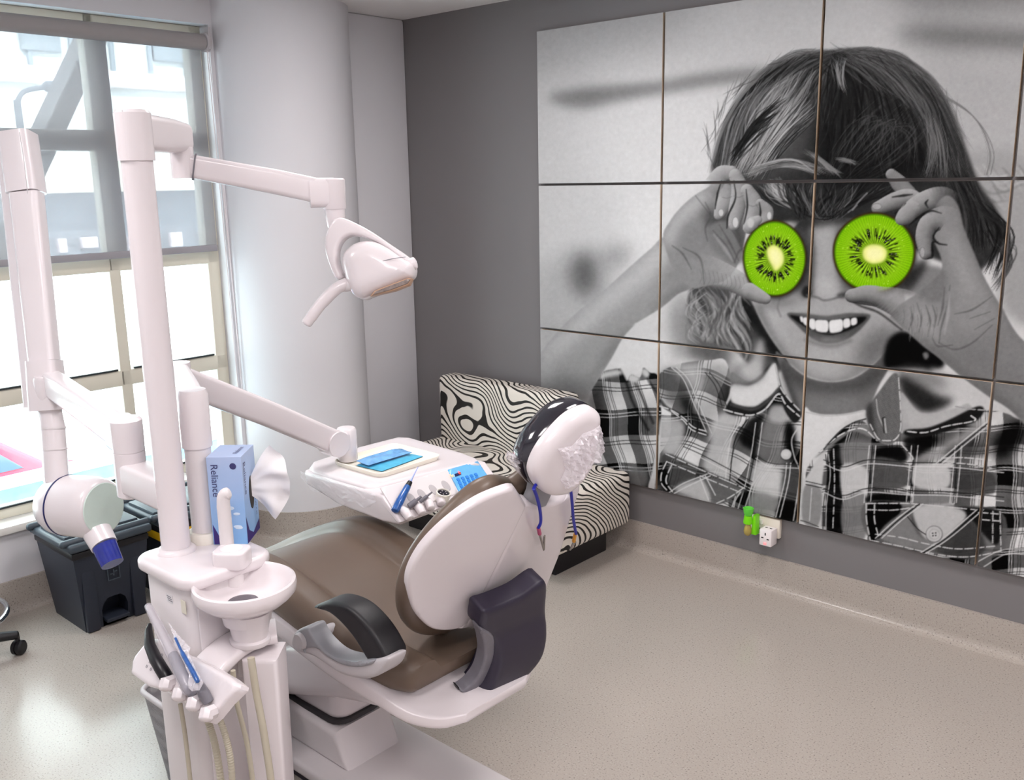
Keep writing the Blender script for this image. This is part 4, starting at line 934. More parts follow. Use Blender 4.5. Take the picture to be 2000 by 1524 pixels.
def pouch(name, cx, cy, z, w, d, rot, amp, m, lab, seed):
    rr = random.Random(seed); ph = [rr.uniform(0, 6) for _ in range(4)]; c, s = math.cos(rot), math.sin(rot)
    def f(u, v, o=0):
        a, bb = (u - .5) * w, (v - .5) * d
        e = min(u, 1 - u, v, 1 - v); puff = amp * min(1, e * 5)
        return V((cx + a * c - bb * s, cy + a * s + bb * c, z + o * (.0012 + puff * (.7 + .3 * math.sin(9 * u + ph[0]) * math.sin(7 * v + ph[1]))) + .003 * max(0, math.sin(4 * u + ph[2]))))
    nu, nv = 16, 12; g = G(); g.grid(lambda u, v: f(u, v, 1), nu, nv); g.grid(lambda u, v: f(u, v, 0), nu, nv)
    o = obj(name, g, m, None); return tag(recenter(o, (cx, cy, z)), lab, 'pouch', 'pouches on the tray')
pouch('sterile_pouch', .66, -1.60, CT + .006, .12, .21, .10, .004, 'pouchblue', 'flat cyan paper pouch lying underneath on the ivory tray', 3)
pouch('sterile_pouch', .635, -1.605, CT + .017, .07, .20, .0, .012, 'pouchblue2', 'crinkled clear blue pouch lying on top of the cyan paper pouch', 8)

# ================================================================= TISSUE BOX
tz0, tz1 = UT + .001, UT + .236
n0 = on(470, 893, 'z', tz1); l0 = on(402, 894, 'z', tz1); r0_ = on(494, 867, 'z', tz1)
eA = V((l0.x - n0.x, l0.y - n0.y, 0)); LA_ = eA.length; eA.normalize(); eB = V((-eA.y, eA.x, 0))
if eB.dot(CF) < 0: eB = -eB
LB_ = .115
tb = thing('tissue_box', (n0.x, n0.y, tz0), 'light blue tissue box standing on end on the white dental unit', 'tissue box')
g = G(); b4 = [n0, n0 + eA * LA_, n0 + eA * LA_ + eB * LB_, n0 + eB * LB_]
g.add([V((p.x, p.y, tz0)) for p in b4] + [V((p.x, p.y, tz1)) for p in b4], [(0, 1, 5, 4), (1, 2, 6, 5), (2, 3, 7, 6), (3, 0, 4, 7), (4, 5, 6, 7), (3, 2, 1, 0)])
bxo = obj('carton', g, 'carton', tb, smooth=False)
nB = -eB; nA = -eA     # outward normals: eB side faces camera-left, eA side faces right
def fl_(a, z, o=.0006): return V((n0.x, n0.y, 0)) + eA * a + Z * z + nB * o       # left (narrow) face
def fr_(bb, z, o=.0006): return V((n0.x, n0.y, 0)) + eB * bb + Z * z + nA * o     # right face
g = G(); g.add([fl_(LA_ - .002, tz0 + .055), fl_(LA_ - .002, tz0 + .001), fl_(LA_ - .026, tz0 + .001)], [(0, 1, 2)]); obj('printed_band', g, 'boxpurple', bxo, smooth=False); g = G()
g.add([fr_(.001, tz0 + .075), fr_(.022, tz0 + .03), fr_(.055, tz0 + .012), fr_(LB_ - .001, tz0 + .03), fr_(LB_ - .001, tz0 + .001), fr_(.001, tz0 + .001)], [(0, 1, 2, 3, 4, 5)])
obj('printed_band', g, 'boxpurple', bxo, smooth=False)
obj('lettering', textg('Reliance', .026, fl_(LA_ - .010, tz1 - .018), -Z, -eA), 'boxink', bxo, smooth=False)
obj('lettering', textg('Reliance', .026, fr_(.010, tz1 - .018), -Z, eB), 'boxink', bxo, smooth=False)
obj('lettering', textg('Reliance', .018, V((n0.x, n0.y, tz1 + .0006)) + eA * .018 + eB * .03, eB, eA if eB.cross(eA).z > 0 else -eA), 'boxink', bxo, smooth=False)
obj('small_print', textg('2 ply x 40', .012, fr_(LB_ - .024, tz0 + .095), -Z, eB), 'boxink', bxo, smooth=False)
g = G()
for k in range(9):
    a = random.uniform(.012, LA_ - .03); z_ = tz0 + random.uniform(.04, .12); g.lathe([(random.uniform(.004, .009), 0), (0, .0004)], fl_(a, z_, .0004), nB, 12, sx=1.7, sy=.7)
obj('cloud_print', g, 'cloud', bxo, smooth=False)
obj('emblem', G().lathe([(.0075, 0), (.0085, .0005), (.0075, .001)], fl_(.022, tz1 - .024, .0003), nB, 20), 'boxink', bxo)
obj('slot', G().lathe([(.045, 0), (.044, .001), (0, .001)], fr_(LB_ * .56, tz1 - .115, .0002), nA, 32, sx=.42, sy=1.0, xdir=eB), 'boxdark', bxo)
def tis(u, v):
    rr = .012 * math.sin(11 * v + 5 * u) * u + .006 * math.sin(23 * v + 2) * u
    a = (v - .5); sp = .05 + .105 * math.sin(u * PI / 2)
    return fr_(LB_ * .56, tz1 - .10, 0) + nA * (.100 * u * math.cos(a * 2.0)) + Z * (a * sp + .030 * u - .05 * u * u * (1 - v)) + eB * (rr + .02 * u)
obj('tissue', G().grid(tis, 14, 30), 'tissue', tb, ang=70)
# ================================================================= THE PRINTED PHOTO (black and white child holding two kiwi slices), painted stroke by stroke
X0, Y0, PW, PH = 1030, -80, 1120, 1280
class Paint:
    def __init__(s, base):
        s.a = np.zeros((PH, PW, 3), np.float32); s.a[:] = base; s.yy, s.xx = np.mgrid[0:PH, 0:PW].astype(np.float32); s.xx += X0; s.yy += Y0
    def blur(s, m, r):
        if r < .6: return m
        k = np.arange(-int(r * 2.6) - 1, int(r * 2.6) + 2); w = np.exp(-.5 * (k / r) ** 2); w /= w.sum(); n = len(k) // 2
        p = np.pad(m, ((n, n), (0, 0)), mode='edge'); o = np.zeros_like(m)
        for i, q in enumerate(w): o += q * p[i:i + m.shape[0]]
        p = np.pad(o, ((0, 0), (n, n)), mode='edge'); o2 = np.zeros_like(m)
        for i, q in enumerate(w): o2 += q * p[:, i:i + m.shape[1]]
        return o2
    def mask(s, pts, smooth=True, blur=.7, clip=None):
        P = np.array(cr(pts) if smooth else pts, float) - (X0, Y0); m = np.zeros((PH, PW), np.float32)
        y0, y1 = max(0, int(P[:, 1].min()) - 1), min(PH, int(P[:, 1].max()) + 2); Q = np.roll(P, -1, 0)
        for y in range(y0, y1):
            for sub in (.25, .75):
                yy = y + sub; c = (P[:, 1] > yy) != (Q[:, 1] > yy)
                if not c.any(): continue
                xs = np.sort(P[c, 0] + (yy - P[c, 1]) / (Q[c, 1] - P[c, 1]) * (Q[c, 0] - P[c, 0]))
                for a, b in zip(xs[::2], xs[1::2]):
                    a, b = max(a, 0), min(b, PW)
                    if b <= a: continue
                    ia, ib = int(a), min(int(b), PW - 1)
                    if ia == ib: m[y, ia] += .5 * (b - a)
                    else: m[y, ia] += .5 * (ia + 1 - a); m[y, ia + 1:ib] += .5; m[y, ib] += .5 * (b - ib)
        if blur >= .6:
            r = int(blur * 3) + 2; xa, xb = max(0, int(P[:, 0].min()) - r), min(PW, int(P[:, 0].max()) + r); ya, yb = max(0, y0 - r), min(PH, y1 + r)
            if xb > xa and yb > ya: m[ya:yb, xa:xb] = s.blur(m[ya:yb, xa:xb], blur)
        if clip is not None: m = m * clip
        return m
    def put(s, m, col, op=1.):
        c = np.array(col if hasattr(col, '__len__') else (col,) * 3, np.float32) if not isinstance(col, np.ndarray) or col.ndim < 2 else col
        if isinstance(c, np.ndarray) and c.ndim == 2: c = c[..., None]
        k = (m * op)[..., None]; s.a = s.a * (1 - k) + c * k
    def fill(s, pts, col, blur=.7, op=1., smooth=True, clip=None): m = s.mask(pts, smooth, blur, clip); s.put(m, col, op); return m
    def line(s, pts, w, col, op=1., blur=.7, clip=None, sub=6, taper=False):
        P = np.array([tuple(p) for p in (cro(pts, sub) if len(pts) > 2 and sub else [V(p) for p in pts])], float) - (X0, Y0); n = len(P)
        ws = np.interp(np.linspace(0, 1, n), np.linspace(0, 1, len(w)), w) if hasattr(w, '__len__') else np.full(n, float(w))
        if taper: ws = ws * np.sin(np.linspace(.12, PI - .1, n)) 
        r = ws.max() + blur + 2; xa, xb = int(max(0, P[:, 0].min() - r)), int(min(PW, P[:, 0].max() + r + 1)); ya, yb = int(max(0, P[:, 1].min() - r)), int(min(PH, P[:, 1].max() + r + 1))
        if xb <= xa or yb <= ya: return
        gy, gx = np.mgrid[ya:yb, xa:xb].astype(np.float32) + .5; best = np.full(gx.shape, -9., np.float32)
        for i in range(n - 1):
            dx, dy = P[i + 1] - P[i]; L = dx * dx + dy * dy + 1e-9; t = np.clip(((gx - P[i, 0]) * dx + (gy - P[i, 1]) * dy) / L, 0, 1)
            d = np.hypot(gx - P[i, 0] - t * dx, gy - P[i, 1] - t * dy); best = np.maximum(best, (ws[i] + (ws[i + 1] - ws[i]) * t) * .5 - d)
        m = np.clip(best / (2 * blur) + .5, 0, 1) * op
        if clip is not None: m = m * clip[ya:yb, xa:xb]
        c = np.array(col if hasattr(col, '__len__') else (col,) * 3, np.float32); k = m[..., None]; s.a[ya:yb, xa:xb] = s.a[ya:yb, xa:xb] * (1 - k) + c * k
    def limb(s, pts, rad, mid, lo, hi, ld=(-.6, -.8), clip=None, edge=.8, sub=6, fade=0.):
        """a rounded limb or finger: shaded like a cylinder, ld = direction to the light in the picture"""
        P = np.array([tuple(p) for p in cro(pts, sub)], float) - (X0, Y0); n = len(P); rs = np.interp(np.linspace(0, 1, n), np.linspace(0, 1, len(rad)), rad)
        r = rs.max() + 3; xa, xb = int(max(0, P[:, 0].min() - r)), int(min(PW, P[:, 0].max() + r + 1)); ya, yb = int(max(0, P[:, 1].min() - r)), int(min(PH, P[:, 1].max() + r + 1))
        if xb <= xa or yb <= ya: return
        gy, gx = np.mgrid[ya:yb, xa:xb].astype(np.float32) + .5; best = np.full(gx.shape, 9., np.float32); nx = np.zeros_like(gx); ny = np.zeros_like(gx); rr = np.ones_like(gx); tt = np.zeros_like(gx)
        for i in range(n - 1):
            dx, dy = P[i + 1] - P[i]; L = dx * dx + dy * dy + 1e-9; t0 = ((gx - P[i, 0]) * dx + (gy - P[i, 1]) * dy) / L; t = np.clip(t0, 0, 1)
            ox, oy = gx - P[i, 0] - t * dx, gy - P[i, 1] - t * dy; q = rs[i] + (rs[i + 1] - rs[i]) * t; f = np.hypot(ox, oy) / q; u = f < best
            best[u] = f[u]; nx[u] = (ox / q)[u]; ny[u] = (oy / q)[u]; rr[u] = q[u]; tt[u] = ((i + (t0 if i == 0 else t)) / (n - 1))[u]
        m = np.clip((1 - best) * rr / (2 * edge) + .5, 0, 1)
        if clip is not None: m = m * clip[ya:yb, xa:xb]
        if fade: m = m * np.clip(tt / fade, 0, 1) ** 1.5
        l = nx * ld[0] + ny * ld[1]; rim = np.clip(best, 0, 1) ** 4
        val = mid + np.where(l > 0, l * (hi - mid), -l * (lo - mid)) - rim * 22 * (l < .3)
        s.a[ya:yb, xa:xb] = s.a[ya:yb, xa:xb] * (1 - m[..., None]) + (val * m)[..., None]
def Sz(sc, ox, oy): return lambda L: [(ox + a / sc, oy + b / sc) for a, b in L]
A3, A4, A5, A6 = Sz(2.381, 1040, 60), Sz(2.31, 1380, 60), Sz(3.048, 1040, 630), Sz(2.876, 1460, 600)

def paint():
    rg = random.Random(11); p = Paint(196); xx, yy = p.xx, p.yy
    def soft(pts, col, r, op=1., clip=None): p.fill(pts, col, r, op, clip=clip)
    # --- blurred background
    soft([(1000, -100), (1350, -100), (1330, 60), (1150, 120), (1000, 130)], 168, 45)
    soft([(1180, 150), (1420, 170), (1400, 400), (1250, 420), (1150, 300)], 208, 40)
    soft([(1230, 390), (1320, 400), (1290, 600), (1200, 560)], 212, 25)
    soft([(1620, -60), (1780, -60), (1720, 110), (1640, 90)], 196, 30)
    soft([(1780, 60), (1900, 100), (2150, 100), (2150, 420), (1900, 420)], 166, 40)
    soft(A4([(860, 20), (1000, -20), (1500, 0), (1800, 20), (1800, 120), (1432, 85), (1100, 70)]), 98, 17, .85)
    soft([(1760, -90), (2150, -90), (2150, 10), (1800, 20)], 122, 30, .8)
    soft(A3([(80, 300), (240, 268), (430, 250), (590, 238), (800, 200), (1050, 175), (1080, 215), (760, 268), (560, 300), (330, 340), (140, 345)]), 128, 9, .92)
    soft(A3([(150, 320), (300, 290), (330, 345), (190, 365)]), 118, 12, .5)
    soft([(1050, 520), (1180, 520), (1200, 640), (1050, 650)], 168, 22, .8)
    soft(A3([(190, 1060), (280, 1040), (300, 1160), (250, 1240), (190, 1180)]), 74, 17, .85)
    soft(A3([(330, 1020), (450, 1000), (440, 1080), (330, 1110)]), 128, 16, .7)
    soft([(1050, 620), (1110, 640), (1110, 700), (1050, 740)], 165, 14, .8)
    soft(A5([(560, 100), (1000, 120), (980, 340), (700, 330), (480, 280)]), 205, 8)
    soft(A5([(870, -60), (1000, -80), (1160, 80), (1160, 280), (960, 230), (880, 120)]), 84, 12, .9)
    soft(A3([(640, 1260), (740, 1230), (760, 1400), (700, 1524), (650, 1500)]), 150, 10, .7)
    # bright blurred shapes right of the hair
    soft(A4([(1180, 560), (1420, 560), (1500, 700), (1432, 780), (1250, 770)]), 150, 12)
    for k in range(26):
        t = rg.random(); x = 1180 + 280 * rg.random(); y = 600 + 190 * rg.random()
        p.line(A4([(x, y), (x + 60, y + 50 + 30 * t), (x + 150, y + 40)]), [1, 5, 1], rg.choice((96, 118, 178, 188)), .45, 3)
    soft(A4([(1330, 780), (1500, 780), (1560, 1300), (1330, 1250)]), 148, 10)
    # --- hair mass
    hair = A4([(28, 650), (34, 570), (60, 480), (110, 380), (165, 300), (230, 215), (310, 155), (400, 115), (500, 97), (600, 88), (700, 88), (800, 102), (900, 145), (985, 200), (1060, 280), (1110, 370), (1150, 470), (1185, 570), (1230, 690), (1300, 790), (1345, 880), (1330, 970), (1260, 1060), (1200, 1120), (1100, 1060), (960, 1000), (700, 860), (420, 860), (200, 880), (80, 800)])
    hm = p.fill(hair, 52, 3.5)
    soft(A4([(500, 330), (900, 330), (1020, 460), (1000, 640), (760, 700), (520, 680)]), 24, 22, .95, hm)
    soft(A4([(40, 640), (80, 430), (180, 300), (300, 250), (470, 250), (480, 420), (440, 560), (300, 660)]), 84, 22, .9, hm)
    soft(A4([(540, 110), (700, 100), (760, 150), (620, 160)]), 116, 12, .8, hm)
    soft(A4([(900, 180), (1060, 300), (1120, 460), (1040, 420), (940, 300)]), 66, 14, .9, hm)
    def strands(n, a, b, c, jit, w, cols, op=.6, clip=None, blur=.6, e=None):
        """n strands running a -> b -> c, jittered"""
        for _ in range(n):
            u = rg.random(); q = []
            for P0, P1 in (a, b, c) if e is None else (a, b, c, e):
                q.append((P0[0] + (P1[0] - P0[0]) * u + rg.uniform(-jit, jit), P0[1] + (P1[1] - P0[1]) * u + rg.uniform(-jit, jit)))
            p.line(A4(q), rg.uniform(*w), rg.choice(cols) + rg.uniform(-12, 12), op * rg.uniform(.5, 1), blur, clip, 5, True)
    def flow(n, lo, hi, cols, w, op, jit=14, clip=None, blur=.7):
        for _ in range(n):
            u = rg.random(); v = rg.random()
            q = [(a[0] + (b[0] - a[0]) * u + rg.uniform(-jit, jit), a[1] + (b[1] - a[1]) * u + rg.uniform(-jit, jit)) for a, b in zip(lo, hi)]
            wv, wp = rg.uniform(4, 20), rg.uniform(0, 6); q = [(a + wv * math.sin(wp + 1.5 * i), b + wv * .6 * math.cos(wp + 1.7 * i)) for i, (a, b) in enumerate(q)]; i0 = 0 if v < .5 else 1; q = q[i0:i0 + 4] if len(q) > 4 and v < .8 else q
            p.line(A4(q), rg.uniform(*w), rg.choice(cols) + rg.uniform(-10, 10), op * rg.uniform(.4, 1), blur, clip, 5, True)
    flow(330, [(560, 100), (400, 120), (230, 230), (120, 370), (55, 520), (30, 660)], [(560, 130), (520, 240), (480, 360), (420, 470), (330, 560), (240, 660)], (40, 58, 72, 88, 104, 30), (1.5, 5), .6, 16, hm)
    flow(300, [(560, 100), (560, 200), (540, 320), (520, 440), (500, 560), (480, 680)], [(640, 95), (820, 170), (960, 300), (1040, 440), (1100, 600), (1180, 760)], (22, 30, 40, 52, 64), (1.5, 5.5), .6, 18, hm)
    flow(160, [(620, 92), (800, 110), (940, 200), (1050, 320), (1110, 470), (1180, 640)], [(640, 110), (760, 200), (880, 300), (960, 420), (1020, 540), (1090, 680)], (36, 50, 66, 84, 100, 116), (1.2, 3.6), .6, 14, hm)
    flow(120, [(300, 190), (200, 290), (120, 420), (70, 540), (40, 650)], [(500, 170), (440, 300), (360, 420), (290, 540), (220, 660)], (110, 132, 150, 168, 180, 84), (1.2, 4), .62, 14, hm)
    flow(70, [(860, 240), (720, 330), (620, 430), (560, 560), (540, 660)], [(1010, 420), (960, 500), (880, 580), (760, 650), (640, 690)], (40, 56, 72, 90), (1.2, 3.4), .5, 18, hm)
    flow(70, [(580, 92), (700, 84), (860, 110), (1000, 210), (1100, 330), (1170, 480)], [(620, 90), (740, 92), (880, 130), (1010, 230), (1090, 360), (1150, 500)], (60, 84, 104, 124), (1, 2.4), .55, 10)
    flow(60, [(540, 90), (400, 100), (250, 190), (130, 320), (50, 470), (20, 640)], [(520, 100), (400, 125), (260, 215), (150, 340), (80, 480), (40, 640)], (70, 96, 120, 140), (1, 2.4), .5, 9)
    for k in range(90):
        t = rg.uniform(2.75, 6.4); R1 = 1.0 + rg.uniform(-.04, .03); cx, cy = 590, 560
        bx_, by_ = cx + 575 * R1 * math.cos(t), cy + 470 * R1 * math.sin(t); tx, ty = -math.sin(t), math.cos(t); sg = 1 if rg.random() < .5 else -1; L = rg.uniform(60, 170); o = rg.uniform(-6, 34)
        p.line(A4([(bx_ + tx * sg * L * f + math.cos(t) * o * f * f - 10 * math.cos(t), by_ + ty * sg * L * f + math.sin(t) * o * f * f - 10 * math.sin(t)) for f in (0, .33, .66, 1)]), rg.uniform(1, 2.6), rg.choice((56, 76, 98, 120)), .5, .8, None, 5, True)
    L_ = (118, 136, 150, 162, 176); D_ = (22, 28, 36, 44); M_ = (64, 76, 90, 104)
    strands(90, ((480, 110), (300, 160)), ((280, 260), (120, 360)), ((230, 480), (40, 640)), 26, (2, 6), M_ + D_, .7, hm)
    strands(70, ((430, 190), (210, 250)), ((300, 320), (110, 420)), ((300, 560), (50, 660)), 26, (1.5, 4), L_ + M_, .75, hm)
    strands(55, ((330, 250), (420, 330)), ((210, 400), (330, 470)), ((110, 640), (230, 640)), 24, (1.3, 3.6), L_, .85, hm)
    strands(40, ((470, 280), (480, 420)), ((340, 430), (360, 520)), ((160, 650), (280, 660)), 18, (1.2, 3), L_ + D_, .85, hm)
    strands(34, ((350, 300), (300, 420)), ((230, 400), (200, 520)), ((120, 560), (110, 620)), 20, (1.5, 4), D_, .8, hm)
    strands(46, ((160, 660), (260, 600)), ((330, 600), (430, 590)), ((480, 640), (590, 640)), 18, (1.4, 3.6), L_ + M_, .8, hm)
    strands(30, ((440, 540), (500, 560)), ((510, 600), (560, 610)), ((560, 640), (620, 660)), 12, (1.5, 4), (130, 110, 90), .8, hm)
    strands(60, ((200, 700), (480, 690)), ((300, 760), (460, 770)), ((420, 800), (480, 850)), 24, (1.5, 4.5), L_ + D_ + M_, .7, hm)
    strands(40, ((260, 690), (330, 670)), ((290, 740), (400, 740)), ((400, 780), (480, 800)), 14, (1.4, 3.4), L_, .8, hm)
    strands(60, ((520, 150), (760, 120)), ((560, 240), (900, 260)), ((520, 420), (1000, 480)), 26, (2, 6), D_ + (52, 60), .7, hm)
    strands(46, ((560, 120), (700, 110)), ((640, 170), (860, 210)), ((760, 260), (1010, 400)), 18, (1.2, 3.4), M_ + (120, 134), .6, hm)
    strands(20, ((560, 140), (640, 120)), ((575, 190), (620, 210)), ((590, 250), (640, 280)), 12, (1.2, 3), (120, 140, 158), .75, hm)
    strands(50, ((800, 130), (960, 210)), ((960, 300), (1080, 400)), ((1010, 560), (1150, 640)), 22, (1.5, 4.5), M_ + D_ + (112,), .65, hm)
    strands(26, ((980, 400), (1040, 380)), ((1010, 520), (1080, 520)), ((960, 660), (1100, 700)), 16, (1.2, 3), (110, 126, 92), .7, hm)
    strands(26, ((640, 430), (860, 420)), ((760, 390), (930, 470)), ((640, 560), (960, 640)), 26, (1, 2.6), (60, 72, 86), .6, hm)
    strands(14, ((580, 575), (600, 590)), ((620, 585), (640, 590)), ((660, 605), (690, 600)), 8, (1.2, 3), (116, 104), .8, hm)
    strands(60, ((1100, 640), (1180, 640)), ((1150, 800), (1270, 860)), ((1160, 1000), (1320, 980)), 24, (2, 6), D_ + (56, 70), .8)
    strands(36, ((1210, 780), (1290, 800)), ((1320, 900), (1370, 950)), ((1250, 1080), (1330, 1140)), 22, (2, 5), D_ + (44,), .85)
    strands(12, ((1290, 960), (1370, 930)), ((1350, 1060), (1400, 1000)), ((1290, 1170), (1320, 1160)), 14, (1.4, 4), (50, 60, 90), .7)
    # stray hairs at the right and left edge
    for k in range(10):
        d = rg.uniform(-16, 16); p.line(A4([(1080 + d, 300 + d), (1180 + d, 365 + d), (1250 + d, 450 + d), (1285 + d, 560), (1270 + d, 650)]), rg.uniform(1, 2.2), rg.choice((92, 112, 128)), .5, .7)
    for k in range(16):
        d = rg.uniform(0, 60); p.line(A4([(250 - d, 200 + d), (160 - d * .8, 300 + d), (90 - d * .6, 420 + d), (40 - d * .3, 560 + d)]), rg.uniform(1, 2), rg.choice((120, 140, 100)), .4, .8)
    # curls at the lower left of the face
    cl_ = A3([(740, 1190), (720, 1290), (735, 1370), (760, 1400), (800, 1440), (900, 1470), (960, 1500), (1010, 1560), (1100, 1600), (1180, 1560), (1160, 1480), (1080, 1380), (1030, 1280), (1000, 1240), (900, 1190), (800, 1180)])
    cm = p.fill(cl_, 78, 3)
    soft(A3([(960, 1230), (1030, 1280), (1110, 1420), (1200, 1524), (1150, 1560), (1040, 1400), (960, 1330)]), 26, 6, .9)
    for k in range(230):
        x, y = rg.uniform(730, 990), rg.uniform(1180, 1430); L = rg.uniform(60, 170); ph = x / 42 + y / 70 + rg.uniform(-.5, .5); am0 = rg.uniform(12, 24); dr = rg.uniform(.0, .35)
        p.line(A3([(x + dr * L * t + am0 * math.sin(ph + 4.2 * t), y + L * t) for t in (0, .2, .4, .6, .8, 1.0)]), rg.uniform(2, 7), rg.choice((46, 66, 92, 118, 146, 166, 186)), .45, 1.6, cm, 5, True)
    for k in range(26):
        x, y = rg.uniform(720, 780), rg.uniform(1210, 1400); p.line(A3([(x + 40, y - 30), (x, y), (x - 6, y + 40), (x + 30, y + 70)]), rg.uniform(1.5, 4), rg.choice((120, 150, 178)), .5, 1.2, None, 5, True)
    # --- face
    face = A4([(415, 870), (520, 850), (640, 850), (760, 880), (860, 1050), (900, 1250), (890, 1360), (850, 1410)]) + A6([(800, 225), (720, 312), (620, 385), (520, 416), (430, 416), (330, 386), (250, 330), (172, 232), (100, 120), (44, 6), (30, -60), (120, -220)])
    fm = p.fill(face, 158, 1.4)
    soft(A4([(380, 860), (500, 880), (500, 1160), (440, 1200), (400, 1150)]), 60, 9, .85, fm)
    soft(A4([(560, 900), (600, 1000), (600, 1150), (640, 1200), (760, 1190), (700, 900)]), 84, 9, .8, fm)
    soft(A4([(480, 870), (570, 860), (575, 1000), (560, 1100), (590, 1170), (570, 1200), (510, 1200), (490, 1150), (495, 1000)]), 158, 6, 1, fm)
    soft(A4([(500, 1120), (560, 1120), (590, 1170), (560, 1200), (510, 1195)]), 172, 6, .8, fm)
    soft(A4([(430, 1180), (455, 1150), (475, 1195), (445, 1205)]), 34, 2.2, .9, fm); soft(A4([(590, 1192), (635, 1180), (625, 1205), (600, 1206)]), 50, 2.5, .8, fm)
    p.line(A4([(455, 1195), (500, 1205), (530, 1218), (570, 1212), (610, 1198)]), 4, 92, .7, 2.2, fm)
    soft(A4([(420, 840), (520, 850), (640, 835), (620, 870), (480, 885)]), 84, 6, .6, fm)
    soft(A4([(230, 1260), (320, 1230), (350, 1330), (330, 1420), (260, 1370)]), 168, 10, .8, fm)
    p.line(A4([(330, 1215), (322, 1250), (335, 1290)]), 4, 112, .6, 2, fm)
    soft(A4([(215, 1225), (300, 1215), (420, 1210), (380, 1240), (280, 1255)]), 108, 7, .7, fm)
    soft(A6([(44, 0), (100, 120), (172, 232), (250, 330), (330, 386), (340, 370), (270, 310), (190, 210), (130, 110), (80, 0)]), 92, 6, .7, fm)
    soft(A6([(640, 200), (760, 120), (860, 140), (760, 290), (620, 390), (560, 400), (620, 320)]), 92, 16, .85, fm)
    soft(A6([(340, 250), (480, 250), (560, 300), (460, 350), (360, 330)]), 172, 14, .7, fm)
    soft(A6([(330, 380), (430, 405), (520, 405), (600, 380), (560, 420), (440, 430)]), 100, 6, .7, fm)
    soft(A4([(395, 800), (500, 830), (620, 800), (700, 740), (660, 870), (560, 868), (470, 885), (410, 900)]), 44, 8, .85)
    flow(120, [(330, 680), (350, 740), (390, 800), (420, 850)], [(860, 690), (800, 740), (700, 790), (590, 845)], (18, 26, 36, 50, 70), (1.5, 5), .85, 10)
    flow(26, [(400, 700), (430, 770), (470, 830), (510, 858)], [(720, 690), (690, 750), (640, 800), (600, 850)], (60, 84, 104, 120), (1, 2.4), .7, 8)
    p.line(A4([(660, 810), (690, 770), (725, 735)]), 3, 150, .7, 1.2); p.line(A4([(640, 820), (680, 790)]), 2.4, 130, .7, 1.2)
    for L in ([(440, 830), (500, 850), (550, 852), (600, 830), (620, 800)], [(520, 840), (570, 838), (600, 815)]): p.line(A4(L), 2.4, 30, .8, .9)
    # mouth
    mo = A6([(222, 38), (300, 36), (360, 44), (440, 54), (500, 46), (580, 36), (690, 44), (660, 100), (600, 158), (540, 190), (480, 203), (410, 198), (340, 160), (280, 105)])
    p.fill(mo, 84, 1.6)
    soft(A6([(290, 36), (440, 52), (600, 38), (560, 56), (450, 74), (340, 56)]), 104, 3, .8)
    p.fill(A6([(240, 48), (330, 62), (450, 80), (560, 64), (668, 56), (630, 100), (560, 136), (470, 158), (390, 142), (310, 104)]), 26, 1.6)
    for q in ([(384, 78), (420, 74), (453, 82), (455, 128), (440, 144), (396, 138), (380, 116)], [(462, 82), (500, 72), (534, 74), (537, 122), (520, 140), (472, 146), (460, 126)], [(352, 68), (380, 74), (382, 122), (362, 126), (346, 104)], [(540, 74), (572, 66), (580, 100), (566, 116), (542, 116)], [(318, 60), (344, 66), (346, 102), (328, 104), (312, 84)], [(584, 68), (612, 62), (616, 92), (598, 104), (584, 100)], [(296, 54), (314, 60), (312, 86), (300, 80)]):
        p.fill(A6(q), 212, 1.0); 
    p.line(A6([(360, 130), (420, 142), (480, 146), (560, 118)]), 2, 150, .4, 1.4)
    soft(A6([(330, 150), (400, 172), (470, 182), (540, 170), (590, 150), (540, 192), (480, 202), (400, 196)]), 112, 4, .8); soft(A6([(420, 178), (520, 176), (500, 192), (430, 194)]), 150, 4, .5)
    p.line(A6([(330, 186), (420, 216), (500, 218), (580, 192)]), 8, 112, .6, 4, fm)
    # --- neck and T shirt
    nk = A6([(160, 250), (250, 335), (330, 392), (430, 420), (520, 420), (620, 390), (720, 315), (790, 240), (800, 330), (740, 440), (690, 560), (640, 640), (540, 660), (400, 640), (310, 610), (270, 560), (215, 420)])
    nm = p.fill(nk, 112, 1.5)
    soft(A6([(180, 270), (330, 395), (480, 430), (640, 392), (780, 260), (770, 380), (640, 470), (420, 480), (240, 420)]), 58, 12, .85, nm)
    soft(A6([(330, 500), (480, 520), (600, 500), (600, 580), (400, 590)]), 124, 12, .8, nm)
    soft(A6([(200, 300), (240, 420), (290, 560), (320, 640), (260, 560), (200, 400)]), 60, 5, .8)
    ts = A6([(318, 584), (360, 590), (420, 604), (520, 604), (600, 592), (665, 580), (668, 620), (600, 660), (540, 700), (470, 760), (400, 820), (355, 870), (330, 960), (322, 1000), (310, 900)])
    p.fill(ts, 206, 1.2); p.line(A6([(330, 592), (430, 612), (540, 608), (650, 588)]), 2, 160, .6, 1.2)
    soft(A6([(560, 640), (660, 600), (640, 640), (480, 760), (390, 850)]), 172, 6, .6)
    # black hair and shadow right of the neck, blurred shoulder beyond
    soft(A6([(790, 190), (890, 135), (1000, 220), (1110, 300), (1060, 365), (960, 350), (840, 350), (770, 330)]), 14, 4)
    p.fill(A6([(985, 262), (1010, 255), (1020, 280), (1000, 296)]), 140, 2, .8)
    soft(A6([(1030, 350), (1200, 390), (1400, 480), (1553, 640), (1300, 560), (1150, 500)]), 186, 5)
    soft(A6([(850, 350), (1040, 360), (1120, 430), (1100, 470), (900, 430)]), 118, 10, .9)
    soft(A6([(850, 380), (960, 430), (1080, 500), (1160, 520), (1080, 580), (980, 600), (900, 540), (860, 470)]), 36, 7, .95)
